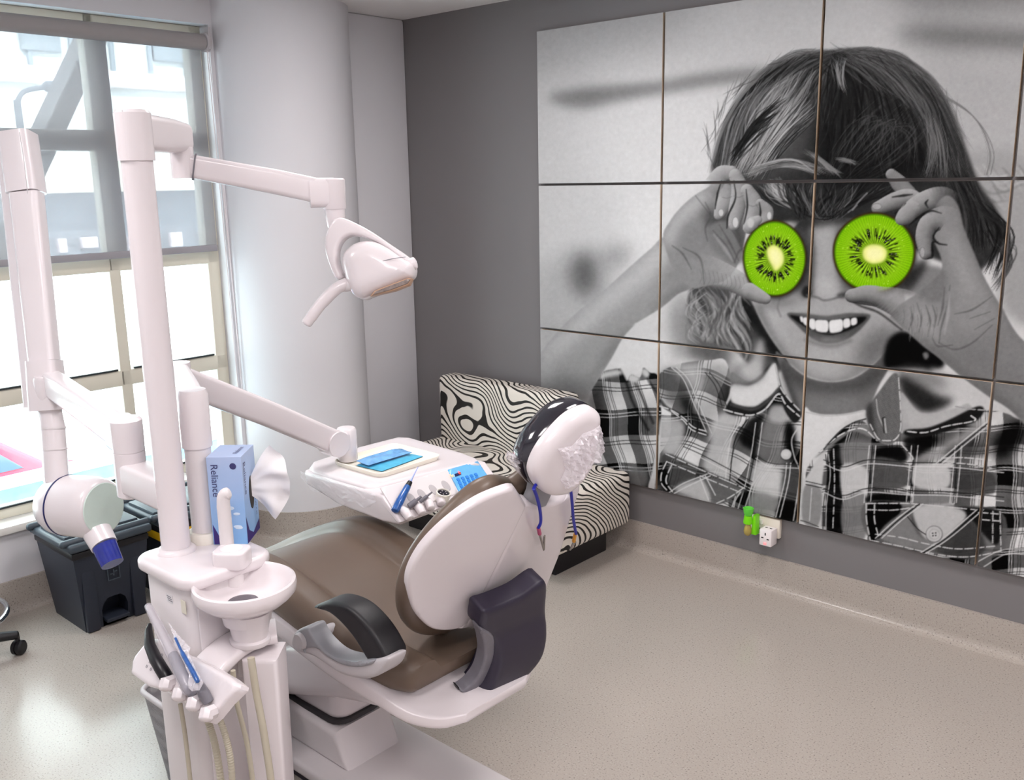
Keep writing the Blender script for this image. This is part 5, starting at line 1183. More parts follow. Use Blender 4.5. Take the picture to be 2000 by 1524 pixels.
    # --- shirt
    def plaid(poly, u0, u1, du, v0, dv, seed, warp=6., ph=(0, 0), dark=1.):
        """woven check: u across, v down; (u0,u1) = direction of u, period du; v direction, period dv"""
        rr = random.Random(seed); m = p.mask(poly, True, .9)
        wx = xx + warp * np.sin(yy / 37 + seed) + warp * .6 * np.sin(yy / 15 + xx / 60 + seed * 2); wy = yy + warp * np.sin(xx / 41 + seed * 1.7) + warp * .5 * np.sin(xx / 17 + yy / 50)
        u = ((wx * u0[0] + wy * u0[1]) / du + ph[0]) % 1; v = ((wx * v0[0] + wy * v0[1]) / dv + ph[1]) % 1
        st = lambda t, a, b, e: np.clip((t - a) / e + .5, 0, 1) * np.clip((b - t) / e + .5, 0, 1)
        U = st(u, .0, .5, 1.6 / du); Vv = st(v, .0, .5, 1.6 / dv)
        n = .5 + .5 * np.sin(xx * 2.3 + yy * .4) * np.sin(yy * 2.1 - xx * .5)
        val = 192 * (1 - U) * (1 - Vv) + (U * (1 - Vv) + Vv * (1 - U)) * (86 + 14 * n) + U * Vv * 12
        ln = lambda t, c, w, per: np.clip(1.1 - np.abs((t - c + .5) % 1 - .5) * per / w, 0, 1)
        for c in (.075, .135): 
            k = ln(v, c, 1.6, dv) * .85; val = val * (1 - k) + k * 205
        for c in (.46, .40):
            k = ln(u, c, 1.7, du) * .85; val = val * (1 - k) + k * 205
        for c in (.60, .66):
            k = np.maximum(ln(v, c, 1.3, dv), 0) * .8; val = val * (1 - k) + k * 30
            k = np.maximum(ln(u, c, 1.2, du), 0) * .6; val = val * (1 - k) + k * 40
        sh_ = 1 + .12 * np.sin(xx / 23 + yy / 61 + seed) * np.sin(yy / 31 + seed)
        p.put(m, np.clip(val * sh_ * dark, 4, 220)); return m
    def stitch(L, w=2.2, col=196, gap=5.5, op=.9):
        q = cro(L, 14); acc = 0
        for a, b in zip(q, q[1:]):
            d = (b - a).length
            if int(acc / gap) % 4 != 3: p.line([tuple(a), tuple(b)], w, col, op, .7, None, 0)
            acc += d
    # left front with sleeve
    slv = A5([(330, 440), (385, 350), (420, 298), (470, 282), (522, 282), (560, 350), (590, 312), (640, 330), (665, 276), (700, 300), (750, 322), (780, 470), (760, 620), (740, 780), (720, 860), (690, 1100), (640, 1100), (590, 1090), (500, 1100), (360, 1060), (300, 860), (320, 600)])
    plaid(slv, (.97, -.22), None, 58, (.10, .99), 106, 3, 4, (.62, .40))
    soft(A5([(330, 400), (400, 380), (430, 520), (400, 700), (330, 640)]), 26, 12, .6)
    p.line(A5([(522, 285), (560, 360), (600, 480), (690, 640)]), 5, 24, .7, 2.5); p.line(A5([(600, 330), (650, 440), (720, 600)]), 5, 30, .6, 2.5); p.line(A5([(665, 280), (700, 360), (745, 420)]), 5, 30, .6, 2)
    p.fill(A5([(568, 345), (590, 310), (640, 335), (610, 360)]), 190, 2); p.fill(A5([(652, 300), (668, 275), (700, 305), (680, 330)]), 190, 2); p.fill(A5([(395, 345), (420, 300), (520, 283), (535, 310), (440, 330)]), 188, 3)
    soft(A5([(590, 860), (690, 880), (680, 990), (600, 960)]), 112, 5, .9)
    p.fill(A5([(735, 760), (760, 740), (745, 1003), (690, 990), (720, 870)]), 186, 1); p.fill(A5([(745, 1003), (735, 1100), (665, 1100), (690, 990)]), 186, 1)
    chest = A5([(760, 440), (750, 322), (830, 262), (940, 236), (1060, 226), (1150, 228), (1185, 380), (1150, 530), (1300, 556), (1400, 510), (1470, 430), (1540, 500), (1600, 560), (1610, 700), (1600, 900), (1600, 1320), (1440, 1290), (1230, 1250), (1000, 1200), (735, 1140), (760, 800), (770, 600)])
    ck = plaid(chest, (.95, .30), None, 84, (-.22, .97), 92, 7, 7, (.30, .62))
    soft(A5([(830, 265), (1000, 240), (1030, 330), (1000, 430), (930, 400)]), 194, 9, .85); soft(A5([(770, 300), (860, 290), (930, 420), (870, 500), (790, 470)]), 82, 8, .75)
    soft(A5([(1020, 300), (1150, 240), (1170, 420), (1120, 500)]), 118, 10, .6); soft(A5([(880, 470), (940, 460), (1030, 650), (990, 650)]), 16, 6, .8)
    for o in (0, 28): p.line(A5([(830 + o, 270), (900 + o, 340), (960 + o, 480), (1040 + o, 660)]), 2.2, 196, .8, .8)
    for o in (0, 26): p.line(A5([(1030 + o, 300), (1090 + o, 380), (1130 + o, 500)]), 2, 40, .7, .8)
    # yoke seam
    p.line(A5([(765, 470), (800, 510), (890, 560), (950, 620), (1040, 670)]), 7, 30, .7, 2); stitch(A5([(760, 500), (830, 525), (900, 570), (960, 625), (1035, 650)])); stitch(A5([(830, 530), (900, 585), (950, 640), (1035, 672)]))
    soft(A5([(775, 560), (900, 590), (905, 690), (860, 790), (780, 780), (750, 640)]), 184, 5, .9)
    soft(A5([(1060, 620), (1130, 540), (1240, 580), (1200, 660), (1180, 880), (1160, 950), (1020, 880), (1050, 740)]), 188, 5, .9)
    for o in (0, 26): p.line(A5([(1280 - o, 580), (1215 - o, 680), (1190 - o, 800), (1175 - o, 950)]), 2.2, 205 if o else 30, .85, .8)
    soft(A5([(1290, 580), (1390, 540), (1370, 620), (1330, 760), (1230, 700)]), 14, 4, .9)
    soft(A5([(1400, 540), (1500, 500), (1560, 580), (1500, 620), (1490, 720), (1480, 860), (1420, 840), (1330, 790), (1370, 650)]), 122, 5, .85); soft(A5([(1420, 500), (1500, 500), (1570, 570), (1530, 600), (1420, 590)]), 178, 4, .8)
    soft(A5([(1340, 830), (1480, 880), (1500, 960), (1470, 1050), (1310, 1000)]), 196, 4, .9); soft(A5([(1320, 1010), (1460, 1060), (1430, 1160), (1280, 1120)]), 138, 4, .9)
    soft(A5([(1500, 860), (1590, 860), (1580, 1060), (1490, 1050)]), 70, 4, .85); soft(A5([(1490, 1070), (1580, 1080), (1575, 1190), (1450, 1160)]), 8, 3, .95); soft(A5([(1510, 600), (1560, 620), (1570, 760), (1550, 840), (1500, 720)]), 12, 4, .95)
    for o in (0, 22, 40): p.line(A5([(1370 - o, 600), (1345 - o, 780), (1310 - o, 960), (1265 - o, 1110)]), 2, 40 if o == 22 else 200, .85, .8)
    for o in (0, 24): p.line(A5([(1515 + o, 840), (1500 + o, 960), (1450 + o, 1160)]), 2.2, 205, .85, .8)
    p.line(A5([(1588, 620), (1545, 700), (1560, 800), (1595, 900), (1575, 1050), (1555, 1180)]), 2.6, 190, .85, .9)
    for o in (0, 20): p.line(A5([(900, 740 + o), (1010, 790 + o), (1180, 880 + o), (1310, 950 + o)]), 2, 205 if o else 40, .7, .8); p.line(A5([(1330, 790 + o), (1420, 840 + o), (1590, 850 + o)]), 2, 205 if o else 50, .7, .8)
    # pocket flap
    p.fill(A5([(800, 780), (1030, 880), (1265, 985), (1250, 1020), (1110, 1085), (1000, 1060), (760, 1000), (770, 880)]), 66, 1.2, .75)
    soft(A5([(860, 980), (960, 940), (1030, 940), (1060, 1080), (880, 1020)]), 184, 4, .95); p.fill(A5([(1030, 920), (1260, 1000), (1100, 1080), (1050, 990)]), 104, 2, .9); soft(A5([(770, 900), (800, 860), (810, 960), (840, 1010), (780, 1000)]), 10, 3, .9)
    for L in ([(795, 785), (1030, 890), (1265, 990)], [(800, 830), (1000, 915), (1230, 1010)], [(800, 830), (770, 900), (770, 960), (810, 1010)], [(830, 850), (800, 920), (800, 960), (835, 1010)], [(1260, 985), (1180, 1040), (1090, 1082)]): stitch(A5(L))
    for L in ([(815, 1015), (900, 960), (1040, 905)], [(845, 1020), (930, 975), (1060, 915)], [(1000, 930), (1050, 1060)], [(1030, 915), (1090, 1030)], [(1240, 1010), (1210, 1060), (1200, 1100)], [(1210, 1040), (1190, 1100)]): p.line(A5(L), 2.4, 204, .85, .8)
    # left collar
    p.fill(A5([(1185, 300), (1300, 350), (1440, 238), (1470, 330), (1500, 420), (1600, 540), (1560, 600), (1500, 520), (1470, 420), (1380, 520), (1300, 562), (1150, 535), (1190, 430)]), 40, 1.2)
    p.fill(A5([(1190, 372), (1290, 376), (1370, 330), (1440, 240), (1468, 330), (1462, 400), (1380, 470), (1310, 505), (1190, 478)]), 204, 2)
    soft(A5([(1160, 300), (1230, 250), (1350, 240), (1380, 320), (1300, 374), (1180, 372)]), 134, 6, .9); soft(A5([(1240, 260), (1290, 250), (1360, 90), (1380, 200), (1350, 320), (1270, 330)]), 196, 5, .7)
    p.line(A5([(1185, 490), (1310, 520), (1400, 470), (1465, 400)]), 6, 70, .9, 2)
    stitch(A5([(1140, 520), (1230, 545), (1310, 553), (1390, 515), (1465, 428), (1510, 490), (1590, 560)]), 3, 188)
    stitch(A5([(1445, 250), (1475, 380), (1530, 460), (1595, 530)]), 3, 180)
    c = A5([(1512, 790)])[0]; p.line([c, (c[0] + .1, c[1])], 23, 60, .7, 1.5, None, 0); p.line([(c[0] - .5, c[1] - 1), (c[0], c[1] - 1)], 20, 186, 1, 1, None, 0); p.line([(c[0] - 1, c[1] - 2), (c[0], c[1] - 2)], 12, 208, .7, 3, None, 0)
    # right front
    rf = A6([(420, 800), (480, 740), (560, 670), (650, 640), (720, 740), (800, 772), (860, 710), (960, 715), (1100, 690), (1280, 620), (1330, 580), (1460, 600), (1553, 640), (1900, 700), (1900, 1700), (1553, 1640), (1250, 1560), (900, 1480), (660, 1430), (400, 1380), (275, 1340), (300, 1050), (325, 990), (340, 900)])
    plaid(rf, (.99, .06), None, 82, (-.02, .99), 80, 2, 4, (.79, .20))
    p.fill(A6([(310, 990), (330, 960), (420, 820), (440, 830), (420, 1000), (405, 1340), (275, 1330)]), 190, 1.2)
    p.fill(A6([(322, 1010), (415, 1030), (400, 1225), (312, 1200)]), 132, 1.2, .9); p.line(A6([(362, 1020), (350, 1200)]), 2, 196, .8, .8, None, 0); p.line(A6([(300, 1200), (340, 1212), (400, 1236)]), 2, 60, .8, .8)
    for o in (0, 18): p.line(A6([(330, 980 + o), (420, 1000 + o)]), 2, 40, .8, .7, None, 0)
    p.fill(A6([(455, 830), (520, 780), (530, 1000), (535, 1270), (440, 1250), (450, 1000)]), 14, 1.5, .85); stitch(A6([(485, 800), (490, 1000), (480, 1260)]), 2.2, 190)
    for o in (0, 16): p.line(A6([(440 + o, 830), (450 + o, 950), (430 + o, 1100), (425 + o, 1250)]), 2, 200 if o else 40, .8, .7)
    soft(A6([(540, 760), (690, 750), (710, 850), (690, 920), (540, 880)]), 112, 4, .85); p.fill(A6([(530, 890), (670, 910), (675, 1060), (620, 1030), (540, 1070)]), 192, 2, .95); p.fill(A6([(540, 1090), (670, 1060), (660, 1300), (540, 1275)]), 122, 2, .9)
    soft(A6([(720, 800), (860, 780), (900, 860), (800, 880), (720, 850)]), 12, 3, .95); p.fill(A6([(705, 860), (800, 850), (895, 900), (890, 1010), (710, 1010)]), 84, 2, .95); p.fill(A6([(700, 1055), (890, 1050), (900, 1100), (680, 1100)]), 10, 2, .9)
    p.fill(A6([(940, 890), (1120, 895), (1125, 1015), (940, 1010)]), 190, 2, .95); p.fill(A6([(940, 1060), (1130, 1050), (1130, 1105), (945, 1105)]), 120, 2, .95); p.fill(A6([(1170, 905), (1370, 930), (1380, 1050), (1170, 1020)]), 70, 2, .9)
    soft(A6([(880, 740), (1060, 720), (1040, 790), (930, 850)]), 14, 4, .9); soft(A6([(940, 860), (1120, 760), (1260, 660), (1330, 640), (1300, 720), (1100, 850)]), 150, 5, .9); soft(A6([(1130, 790), (1300, 760), (1360, 830), (1130, 850)]), 66, 6, .8); soft(A6([(1380, 760), (1480, 660), (1553, 640), (1553, 740), (1420, 860)]), 14, 8, .9)
    for q0 in ((668, 0), (905, 0), (1150, 30)):
        for o in (-12, 6, 24): p.line(A6([(q0[0] + o + 30, 780), (q0[0] + o + 18, 900 + q0[1]), (q0[0] + o, 1100)]), 2, 205 if o != 6 else 34, .85, .7)
    for y_, sg in ((880, 1), (1040, 1)):
        for o in (0, 22): p.line(A6([(430, y_ + o - 20), (540, y_ + o + 20), (680, y_ + o - 20), (900, y_ + o - 6), (1150, y_ + o), (1440, y_ + o + 30)]), 2.2, 205 if o else 44, .8, .7)
    for o in (0, 18, 36): p.line(A6([(1060 + o, 880), (1180 + o, 780), (1340 + o, 650)]), 2.2, (200, 30, 200)[o // 18], .85, .8)
    stitch(A6([(1040, 885), (1200, 880), (1370, 905)])); stitch(A6([(1090, 850), (1220, 848), (1370, 862)])); stitch(A6([(865, 770), (930, 850), (900, 870)]))
    # right pocket with flap and button
    p.fill(A6([(665, 1100), (1030, 1110), (1425, 1150), (1425, 1380), (1250, 1420), (900, 1360), (690, 1310)]), 96, 1.2, .8)
    p.fill(A6([(680, 1110), (860, 1108), (830, 1200), (730, 1300), (690, 1300)]), 10, 1.5, .92); p.fill(A6([(1160, 1130), (1300, 1130), (1420, 1160), (1400, 1340), (1250, 1190)]), 20, 2, .85); p.fill(A6([(930, 1150), (1000, 1112), (1140, 1120), (1230, 1170), (1130, 1300), (1050, 1330), (980, 1280)]), 186, 2, .95); p.fill(A6([(740, 1290), (880, 1160), (960, 1280), (1040, 1330), (980, 1370)]), 128, 2, .9)
    soft(A6([(1120, 1300), (1250, 1200), (1340, 1350), (1240, 1420), (1060, 1370)]), 60, 3, .85)
    for L in ([(668, 1105), (820, 1104), (950, 1108), (1280, 1140)], [(670, 1140), (820, 1142), (960, 1122)], [(668, 1105), (670, 1200), (690, 1310)], [(715, 1110), (715, 1200), (740, 1300)], [(720, 1278), (860, 1296), (1000, 1330), (1180, 1360), (1390, 1345)], [(690, 1312), (860, 1345), (1060, 1390), (1240, 1405), (1440, 1370)], [(1300, 1155), (1420, 1165)], [(1380, 1150), (1378, 1340)], [(1420, 1150), (1425, 1370)], [(1310, 1195), (1430, 1205)]): stitch(A6(L))
    for o in (0, 18, 36):
        p.line(A6([(720 + o, 1300), (830 + o, 1200), (950 + o, 1108)]), 2.2, (200, 24, 200)[o // 18], .9, .7); p.line(A6([(960 + o, 1390), (1100 + o, 1300), (1290 + o, 1140)]), 2.2, (200, 24, 200)[o // 18], .9, .7)
    p.line(A6([(900, 1180), (960, 1250), (1020, 1290)]), 2.2, 40, .8, .7); p.line(A6([(1280, 1440), (1420, 1370), (1553, 1360)]), 2.4, 200, .8, .8); p.line(A6([(1330, 1460), (1450, 1390), (1553, 1390)]), 2.4, 200, .8, .8)
    c = A6([(1050, 1278)])[0]; p.line([c, (c[0] + .1, c[1])], 33, 70, .7, 1.5, None, 0); p.line([(c[0] - .5, c[1] - .5), (c[0], c[1] - .5)], 30, 186, 1, 1, None, 0); p.line([c, (c[0] + .1, c[1])], 21, 160, .8, 1.5, None, 0); p.line([c, (c[0] + .1, c[1])], 18, 196, .8, 1.5, None, 0)
    for a, b in ((-3, -2), (3, -2.5), (-2.5, 3), (3, 2.5)): p.line([(c[0] + a, c[1] + b), (c[0] + a + .1, c[1] + b)], 3, 50, .9, .7, None, 0)
    # right collar: pale wing and denim tab
    p.fill(A6([(862, 480), (960, 590), (1080, 592), (1180, 566), (1245, 545), (1280, 620), (1180, 660), (1080, 700), (1000, 718), (900, 712), (862, 680)]), 160, 1.5); soft(A6([(880, 520), (980, 600), (1100, 600), (1220, 560), (1180, 630), (1020, 680), (900, 660)]), 176, 6, .8)
    p.fill(A6([(900, 690), (1010, 680), (1120, 640), (1290, 560), (1330, 585), (1270, 650), (1080, 712), (960, 735), (880, 715)]), 34, 1.5); stitch(A6([(900, 700), (1000, 706), (1120, 670), (1275, 640), (1255, 610)]), 2.6, 190); stitch(A6([(1170, 560), (1260, 575), (1330, 580)]), 2.4, 150)
    p.fill(A6([(380, 850), (430, 800), (520, 720), (600, 680), (665, 660), (720, 740), (690, 730), (600, 700), (530, 740), (450, 800)]), 120, 1.5); stitch(A6([(410, 815), (500, 735), (590, 690), (660, 690), (730, 752)]), 2.4, 205); p.line(A6([(430, 800), (520, 700), (600, 650), (665, 630)]), 3, 50, .8, 1)
    tb_ = p.fill(A6([(745, 470), (800, 395), (832, 372), (850, 400), (858, 540), (866, 690), (840, 750), (795, 772), (740, 755), (690, 690), (668, 590), (700, 530)]), 96, 1.2)
    n = (np.sin(xx * 2.6 + yy * 1.3) * np.sin(yy * 2.4 - xx)).astype(np.float32); p.put(tb_ * (n > .1), 122, .5); soft(A6([(668, 590), (700, 540), (720, 700), (760, 765), (700, 700)]), 40, 4, .7)
    p.line(A6([(725, 520), (735, 600), (770, 690)]), 2.4, 176, .8, 1); stitch(A6([(850, 400), (862, 600), (858, 700), (830, 745), (790, 752), (735, 740), (690, 660)]), 2.2, 190); p.line(A6([(768, 630), (775, 700)]), 8, 40, .8, 1.2, None, 0); p.line(A6([(772, 630), (780, 705)]), 4, 190, .8, 1, None, 0)
    # --- left arm and hand
    arm = A3([(700, 960), (610, 962), (560, 1008), (500, 1060), (430, 1122), (350, 1196), (280, 1256), (200, 1320), (120, 1400), (40, 1500), (-40, 1600), (-40, 2000)]) + A5([(100, 520), (300, 520), (345, 420), (390, 344), (430, 282), (480, 200), (540, 92), (620, 4)]) + A3([(470, 1370), (600, 1290), (680, 1225), (745, 1196), (790, 1120), (760, 1010)])
    am_ = p.fill(arm, 148, 1.2)
    soft(A3([(600, 980), (480, 1090), (330, 1225), (150, 1390), (60, 1510), (140, 1500), (330, 1330), (520, 1180), (660, 1060)]), 186, 13, .9, am_)
    soft(A3([(745, 1196), (600, 1290), (440, 1400), (330, 1524), (250, 1700), (330, 1560), (520, 1340), (700, 1180)]), 92, 10, .85, am_); soft(A5([(60, 380), (200, 420), (330, 440), (400, 330), (330, 360), (160, 330)]), 86, 16, .8, am_)
    soft(A5([(50, 180), (120, 120), (110, 300), (50, 330)]), 178, 12, .6, am_); soft(A3([(640, 1060), (740, 1010), (760, 1110), (680, 1180), (600, 1180)]), 128, 12, .7, am_)
    palm = A3([(610, 965), (640, 890), (690, 825), (755, 768), (820, 728), (870, 690), (960, 760), (1000, 860), (990, 960), (960, 1080), (900, 1160), (800, 1190), (740, 1196), (660, 1120)])
    pm = p.fill(palm, 136, 1.2)
    soft(A3([(610, 965), (690, 830), (810, 735), (800, 800), (700, 900), (650, 1000)]), 182, 9, .85, pm); soft(A3([(800, 840), (920, 850), (1000, 940), (980, 1080), (900, 1040), (830, 960)]), 70, 10, .9, pm)
    soft(A3([(700, 920), (790, 900), (830, 1000), (760, 1060), (690, 1020)]), 122, 10, .6, pm)
    p.fill(A3([(808, 930), (860, 890), (920, 900), (960, 990), (985, 1060), (950, 1085), (880, 1050), (830, 1000)]), 118, 3, .9)
    for L in ([(805, 800), (830, 860), (805, 920), (815, 980)], [(840, 930), (900, 1000), (945, 1080)], [(870, 905), (920, 990), (960, 1070)], [(760, 770), (830, 860)], [(700, 1010), (780, 1060), (800, 1180)], [(650, 1000), (700, 1040), (740, 1110)], [(905, 900), (950, 960), (985, 1040)], [(940, 1080), (960, 1030), (985, 1010)]): p.line(A3(L), [1, 4, 1], 76, .6, 1.8)
    p.line(A3([(845, 950), (900, 1020), (930, 1070)]), [2, 8, 2], 158, .6, 2.5)
    p.limb(A3([(745, 1120), (830, 1130), (930, 1160), (1020, 1215), (1085, 1248)]), [40, 32, 23, 17, 11], 150, 104, 172, (-.1, -1), fade=.55)
    for k in range(12): 
        x = 780 + 20 * k; p.line(A3([(x, 1110 + 4 * k), (x + 8, 1150 + 4 * k), (x - 4, 1180 + 3 * k)]), 1.4, 104, .4, .8)
    p.limb(A3([(812, 740), (840, 720), (880, 668), (925, 660)]), [19, 18, 16, 13], 150, 110, 182, (-.7, -.7), fade=.4)
    p.limb(A3([(885, 690), (905, 770), (880, 830), (866, 860)]), [15, 17, 14, 9], 146, 92, 180, (-.5, -.7), fade=.2)
    p.limb(A3([(945, 675), (965, 740), (950, 840), (938, 905)]), [13, 16.5, 16, 11], 148, 84, 180, (-.5, -.6))
    p.limb(A3([(1000, 745), (1030, 800), (1025, 860), (1008, 918)]), [13, 16.5, 16, 12], 148, 84, 180, (-.5, -.6))
    p.limb(A3([(1060, 805), (1090, 840), (1085, 880), (1075, 900)]), [9, 13, 13, 10], 140, 84, 176, (-.4, -.7))
    for L in ([(938, 700), (945, 780), (912, 860), (905, 920)], [(995, 740), (1000, 820), (985, 900)], [(1056, 800), (1062, 850), (1050, 910)], [(880, 700), (862, 760), (850, 830)]): p.line(A3(L), [1.5, 4, 2], 40, .85, 1.2)
    for (x, y, w_, h_) in ((945, 893, 15, 26), (1016, 893, 17, 24), (878, 848, 13, 18), (1102, 862, 12, 20)):
        q = [(x + w_ * math.cos(a), y + h_ * math.sin(a)) for a in np.linspace(0, 6.28, 9)[:-1]]; p.fill(A3(q), 194, 1.2, .9); p.line(A3(q + [q[0]]), 1.2, 104, .6, .8)
    for x, y in ((905, 775), (960, 770), (1028, 812)): p.line(A3([(x - 22, y), (x, y + 6), (x + 22, y - 2)]), 1.6, 100, .5, 1)
    # --- right hand and arm
    ra = A6([(800, 60), (900, 140), (980, 210), (1080, 290), (1200, 390), (1350, 500), (1450, 560), (1540, 640), (1640, 760), (1900, 900), (1900, 400), (1700, 260), (1553, 190), (1470, 80), (1420, -30), (1380, -120)]) + A4([(1340, 1260), (1262, 1130), (1210, 1010), (1165, 900), (1135, 790), (1085, 745), (1030, 800), (1010, 900), (1060, 1030), (1050, 1100), (960, 1180), (900, 1220), (860, 1250), (830, 1300), (870, 1350)])
    rm_ = p.fill(ra, 122, 1.3)
    soft(A4([(1060, 760), (1130, 800), (1200, 1000), (1290, 1190), (1432, 1400), (1432, 1330), (1300, 1130), (1200, 900), (1130, 760)]), 92, 9, .6, rm_)
    soft(A4([(1060, 820), (1110, 900), (1190, 1060), (1240, 1200), (1160, 1180), (1090, 1000)]), 148, 14, .9, rm_); soft(A4([(880, 1260), (1000, 1230), (1070, 1300), (1050, 1420), (960, 1360)]), 146, 14, .9, rm_)
    soft(A4([(1120, 1170), (1250, 1180), (1300, 1300), (1180, 1400), (1110, 1320)]), 138, 16, .8, rm_); soft(A6([(900, 140), (1080, 285), (1350, 500), (1540, 640), (1500, 560), (1250, 380), (1050, 220)]), 84, 9, .8, rm_); soft(A6([(1150, 200), (1350, 250), (1553, 430), (1500, 480), (1300, 380)]), 112, 20, .8, rm_)
    p.fill(A4([(940, 1090), (1010, 1060), (1080, 1090), (1070, 1200), (1020, 1230), (950, 1200), (900, 1180)]), 112, 4, .9); soft(A4([(880, 1130), (960, 1040), (1000, 1050), (930, 1160), (870, 1190)]), 34, 6, .85)
    for L in ([(1100, 1150), (1085, 1250), (1060, 1340), (1050, 1410)], [(1075, 1160), (1066, 1250), (1045, 1330)], [(1050, 1410), (1120, 1440), (1200, 1410), (1290, 1330)], [(1020, 1390), (1045, 1425), (1110, 1420)], [(950, 1230), (970, 1300), (960, 1360)], [(990, 1240), (1010, 1310), (1000, 1380)], [(920, 1250), (930, 1300), (915, 1350)], [(1120, 1280), (1200, 1260), (1290, 1200)], [(1190, 1300), (1280, 1270)], [(1210, 1350), (1300, 1300)], [(1020, 1240), (1035, 1290), (1030, 1340)]): p.line(A4(L), [1, 4, 1.2], 78, .6, 1.7)
    for k in range(22):
        x = 880 + rg.uniform(0, 160); y = 1230 + rg.uniform(0, 130); p.line(A4([(x, y), (x + 4, y + 30), (x - 3, y + 60)]), 1.3, rg.choice((92, 150)), .4, .8)
    p.line(A4([(1095, 1180), (1090, 1280), (1075, 1370)]), [2, 7, 2], 160, .6, 2.4)
    p.limb(A4([(835, 650), (870, 690), (910, 735), (945, 760)]), [11, 16, 16, 12], 122, 84, 152, (-.5, -.8))
    p.limb(A4([(1000, 800), (920, 755), (850, 770), (775, 802)]), [14, 17, 17, 13], 132, 78, 160, (-.2, -1), fade=.25)
    p.limb(A4([(1120, 800), (1060, 760), (980, 775), (920, 815), (890, 845)]), [27, 24, 20, 18, 14], 132, 72, 162, (-.3, -1), fade=.4)
    p.limb(A4([(1130, 900), (1080, 850), (1010, 870), (985, 930), (990, 1005)]), [30, 25, 20, 18, 13], 128, 66, 158, (-.6, -.8), fade=.45)
    for L in ([(1060, 825), (1010, 815), (950, 850), (915, 880)], [(900, 780), (880, 810), (850, 825)], [(1045, 955), (1020, 960), (1020, 1020), (1000, 1030)], [(1050, 890), (1025, 930), (1045, 960), (1085, 968)], [(930, 740), (890, 745), (840, 752)], [(1000, 800), (990, 780), (1000, 765)]): p.line(A4(L), [1.5, 5, 2], 30, .85, 1.4)
    for (x, y, w_, h_) in ((770, 795, 22, 14), (885, 840, 20, 18), (975, 1002, 12, 24)):
        q = [(x + w_ * math.cos(a), y + h_ * math.sin(a)) for a in np.linspace(0, 6.28, 9)[:-1]]; p.fill(A4(q), 158, 1.4, .85); p.line(A4(q + [q[0]]), 1.2, 90, .6, .8)
    p.limb(A4([(960, 1290), (880, 1235), (780, 1205), (700, 1195), (655, 1198)]), [40, 30, 20, 18, 13], 134, 72, 158, (-.1, -1), fade=.55)
    p.line(A4([(640, 1215), (700, 1245), (780, 1275), (880, 1350)]), [2, 5, 3], 36, .7, 2)
    # --- kiwi slices (the only colour)
    def kiwi(cx, cy, rx, ry, core, seed):
        rr = random.Random(seed); sc = 2.31; K = lambda a, f: A4([(cx + rx * f * math.cos(a), cy + ry * f * math.sin(a))])[0]
        ring = lambda f, j=0: [K(a, f * (1 + j * math.sin(5 * a + seed))) for a in np.linspace(0, 2 * PI, 41)[:-1]]
        p.fill([(x + 3, y + 4) for x, y in ring(1.04)], 26, 4, .7); p.fill(ring(1.035, .006), (62, 48, 26), 1.2); p.fill(ring(.985, .005), (96, 158, 16), 1.3)
        X_, Y_ = A4([(cx, cy)])[0]; dx = (xx - X_) / (rx / sc); dy = (yy - Y_) / (ry / sc); r = np.hypot(dx, dy); th = np.arctan2(dy, dx)
        m = np.clip((.972 - r) * 40, 0, 1); m = m.astype(np.float32)
        ray_ = .5 + .5 * np.sin(th * 46 + 2 * np.sin(th * 7)); ray2 = .5 + .5 * np.sin(th * 90 + 3 * np.sin(th * 5 + 1)); gr = np.sin(xx * 1.9 + 3 * np.sin(yy * .7)) * np.sin(yy * 1.7 + 2 * np.sin(xx * .6))
        f = np.clip(r, 0, 1); Lc = lambda a, b, t: np.array(a, np.float32) + (np.array(b, np.float32) - np.array(a, np.float32)) * t[..., None]
        c = Lc((150, 205, 40), (128, 188, 18), np.clip((f - .55) / .4, 0, 1)); c = c * (1 - .14 * (1 - ray2)[..., None] * np.clip((f - .4) * 3, 0, 1)[..., None]) + 7 * gr[..., None]
        inn = np.clip((.72 - f) / .25, 0, 1); c = c * (1 - (.62 * inn * (1 - ray_))[..., None]); c = c + (np.array((36, 40, 20), np.float32) * (inn * ray_ * .5)[..., None])
        k = m[..., None]; p.a = p.a * (1 - k) + np.clip(c, 0, 255) * k
        core_p = A4(core); cm_ = [(sum(a for a, _ in core_p) / len(core_p)), (sum(b for _, b in core_p) / len(core_p))]
        big = [(cm_[0] + (a - cm_[0]) * 1.3, cm_[1] + (b - cm_[1]) * 1.25) for a, b in core_p]; p.fill(big, (112, 150, 30), 4, .9)
        for q in range(86):
            a = rr.uniform(0, 2 * PI); fr = rr.uniform(.40, .60); x, y = K(a, fr); ca, sa = (x - X_), (y - Y_); L = math.hypot(ca, sa) + 1e-6; ca, sa = ca / L, sa / L; l = rr.uniform(1.6, 4)
            p.line([(x - ca * l, y - sa * l), (x + ca * l, y + sa * l)], rr.uniform(1.6, 3.2), (24, 20, 18), .92, .7, None, 0)
            if q % 3 == 0: p.line([(x, y), (x + .6, y)], 1.3, (190, 190, 180), .8, .6, None, 0)
        p.fill(core_p, (222, 226, 132), 2.0); p.fill([(cm_[0] + (a - cm_[0]) * .72, cm_[1] + (b - cm_[1]) * .74) for a, b in core_p], (236, 234, 176), 4, .9)
        for q in range(34):
            a = rr.uniform(0, 2 * PI); x, y = K(a, rr.uniform(.55, .96)); p.line([(x, y), (x + .5, y)], rr.uniform(1.2, 2.2), (206, 236, 110), .7, .7, None, 0)
        p.line(ring(.975), 1.6, (70, 112, 14), .6, 1)
    kiwi(308, 1030, 139, 168, [(275, 985), (305, 968), (338, 990), (350, 1030), (340, 1062), (312, 1086), (296, 1060), (278, 1024)], 3)
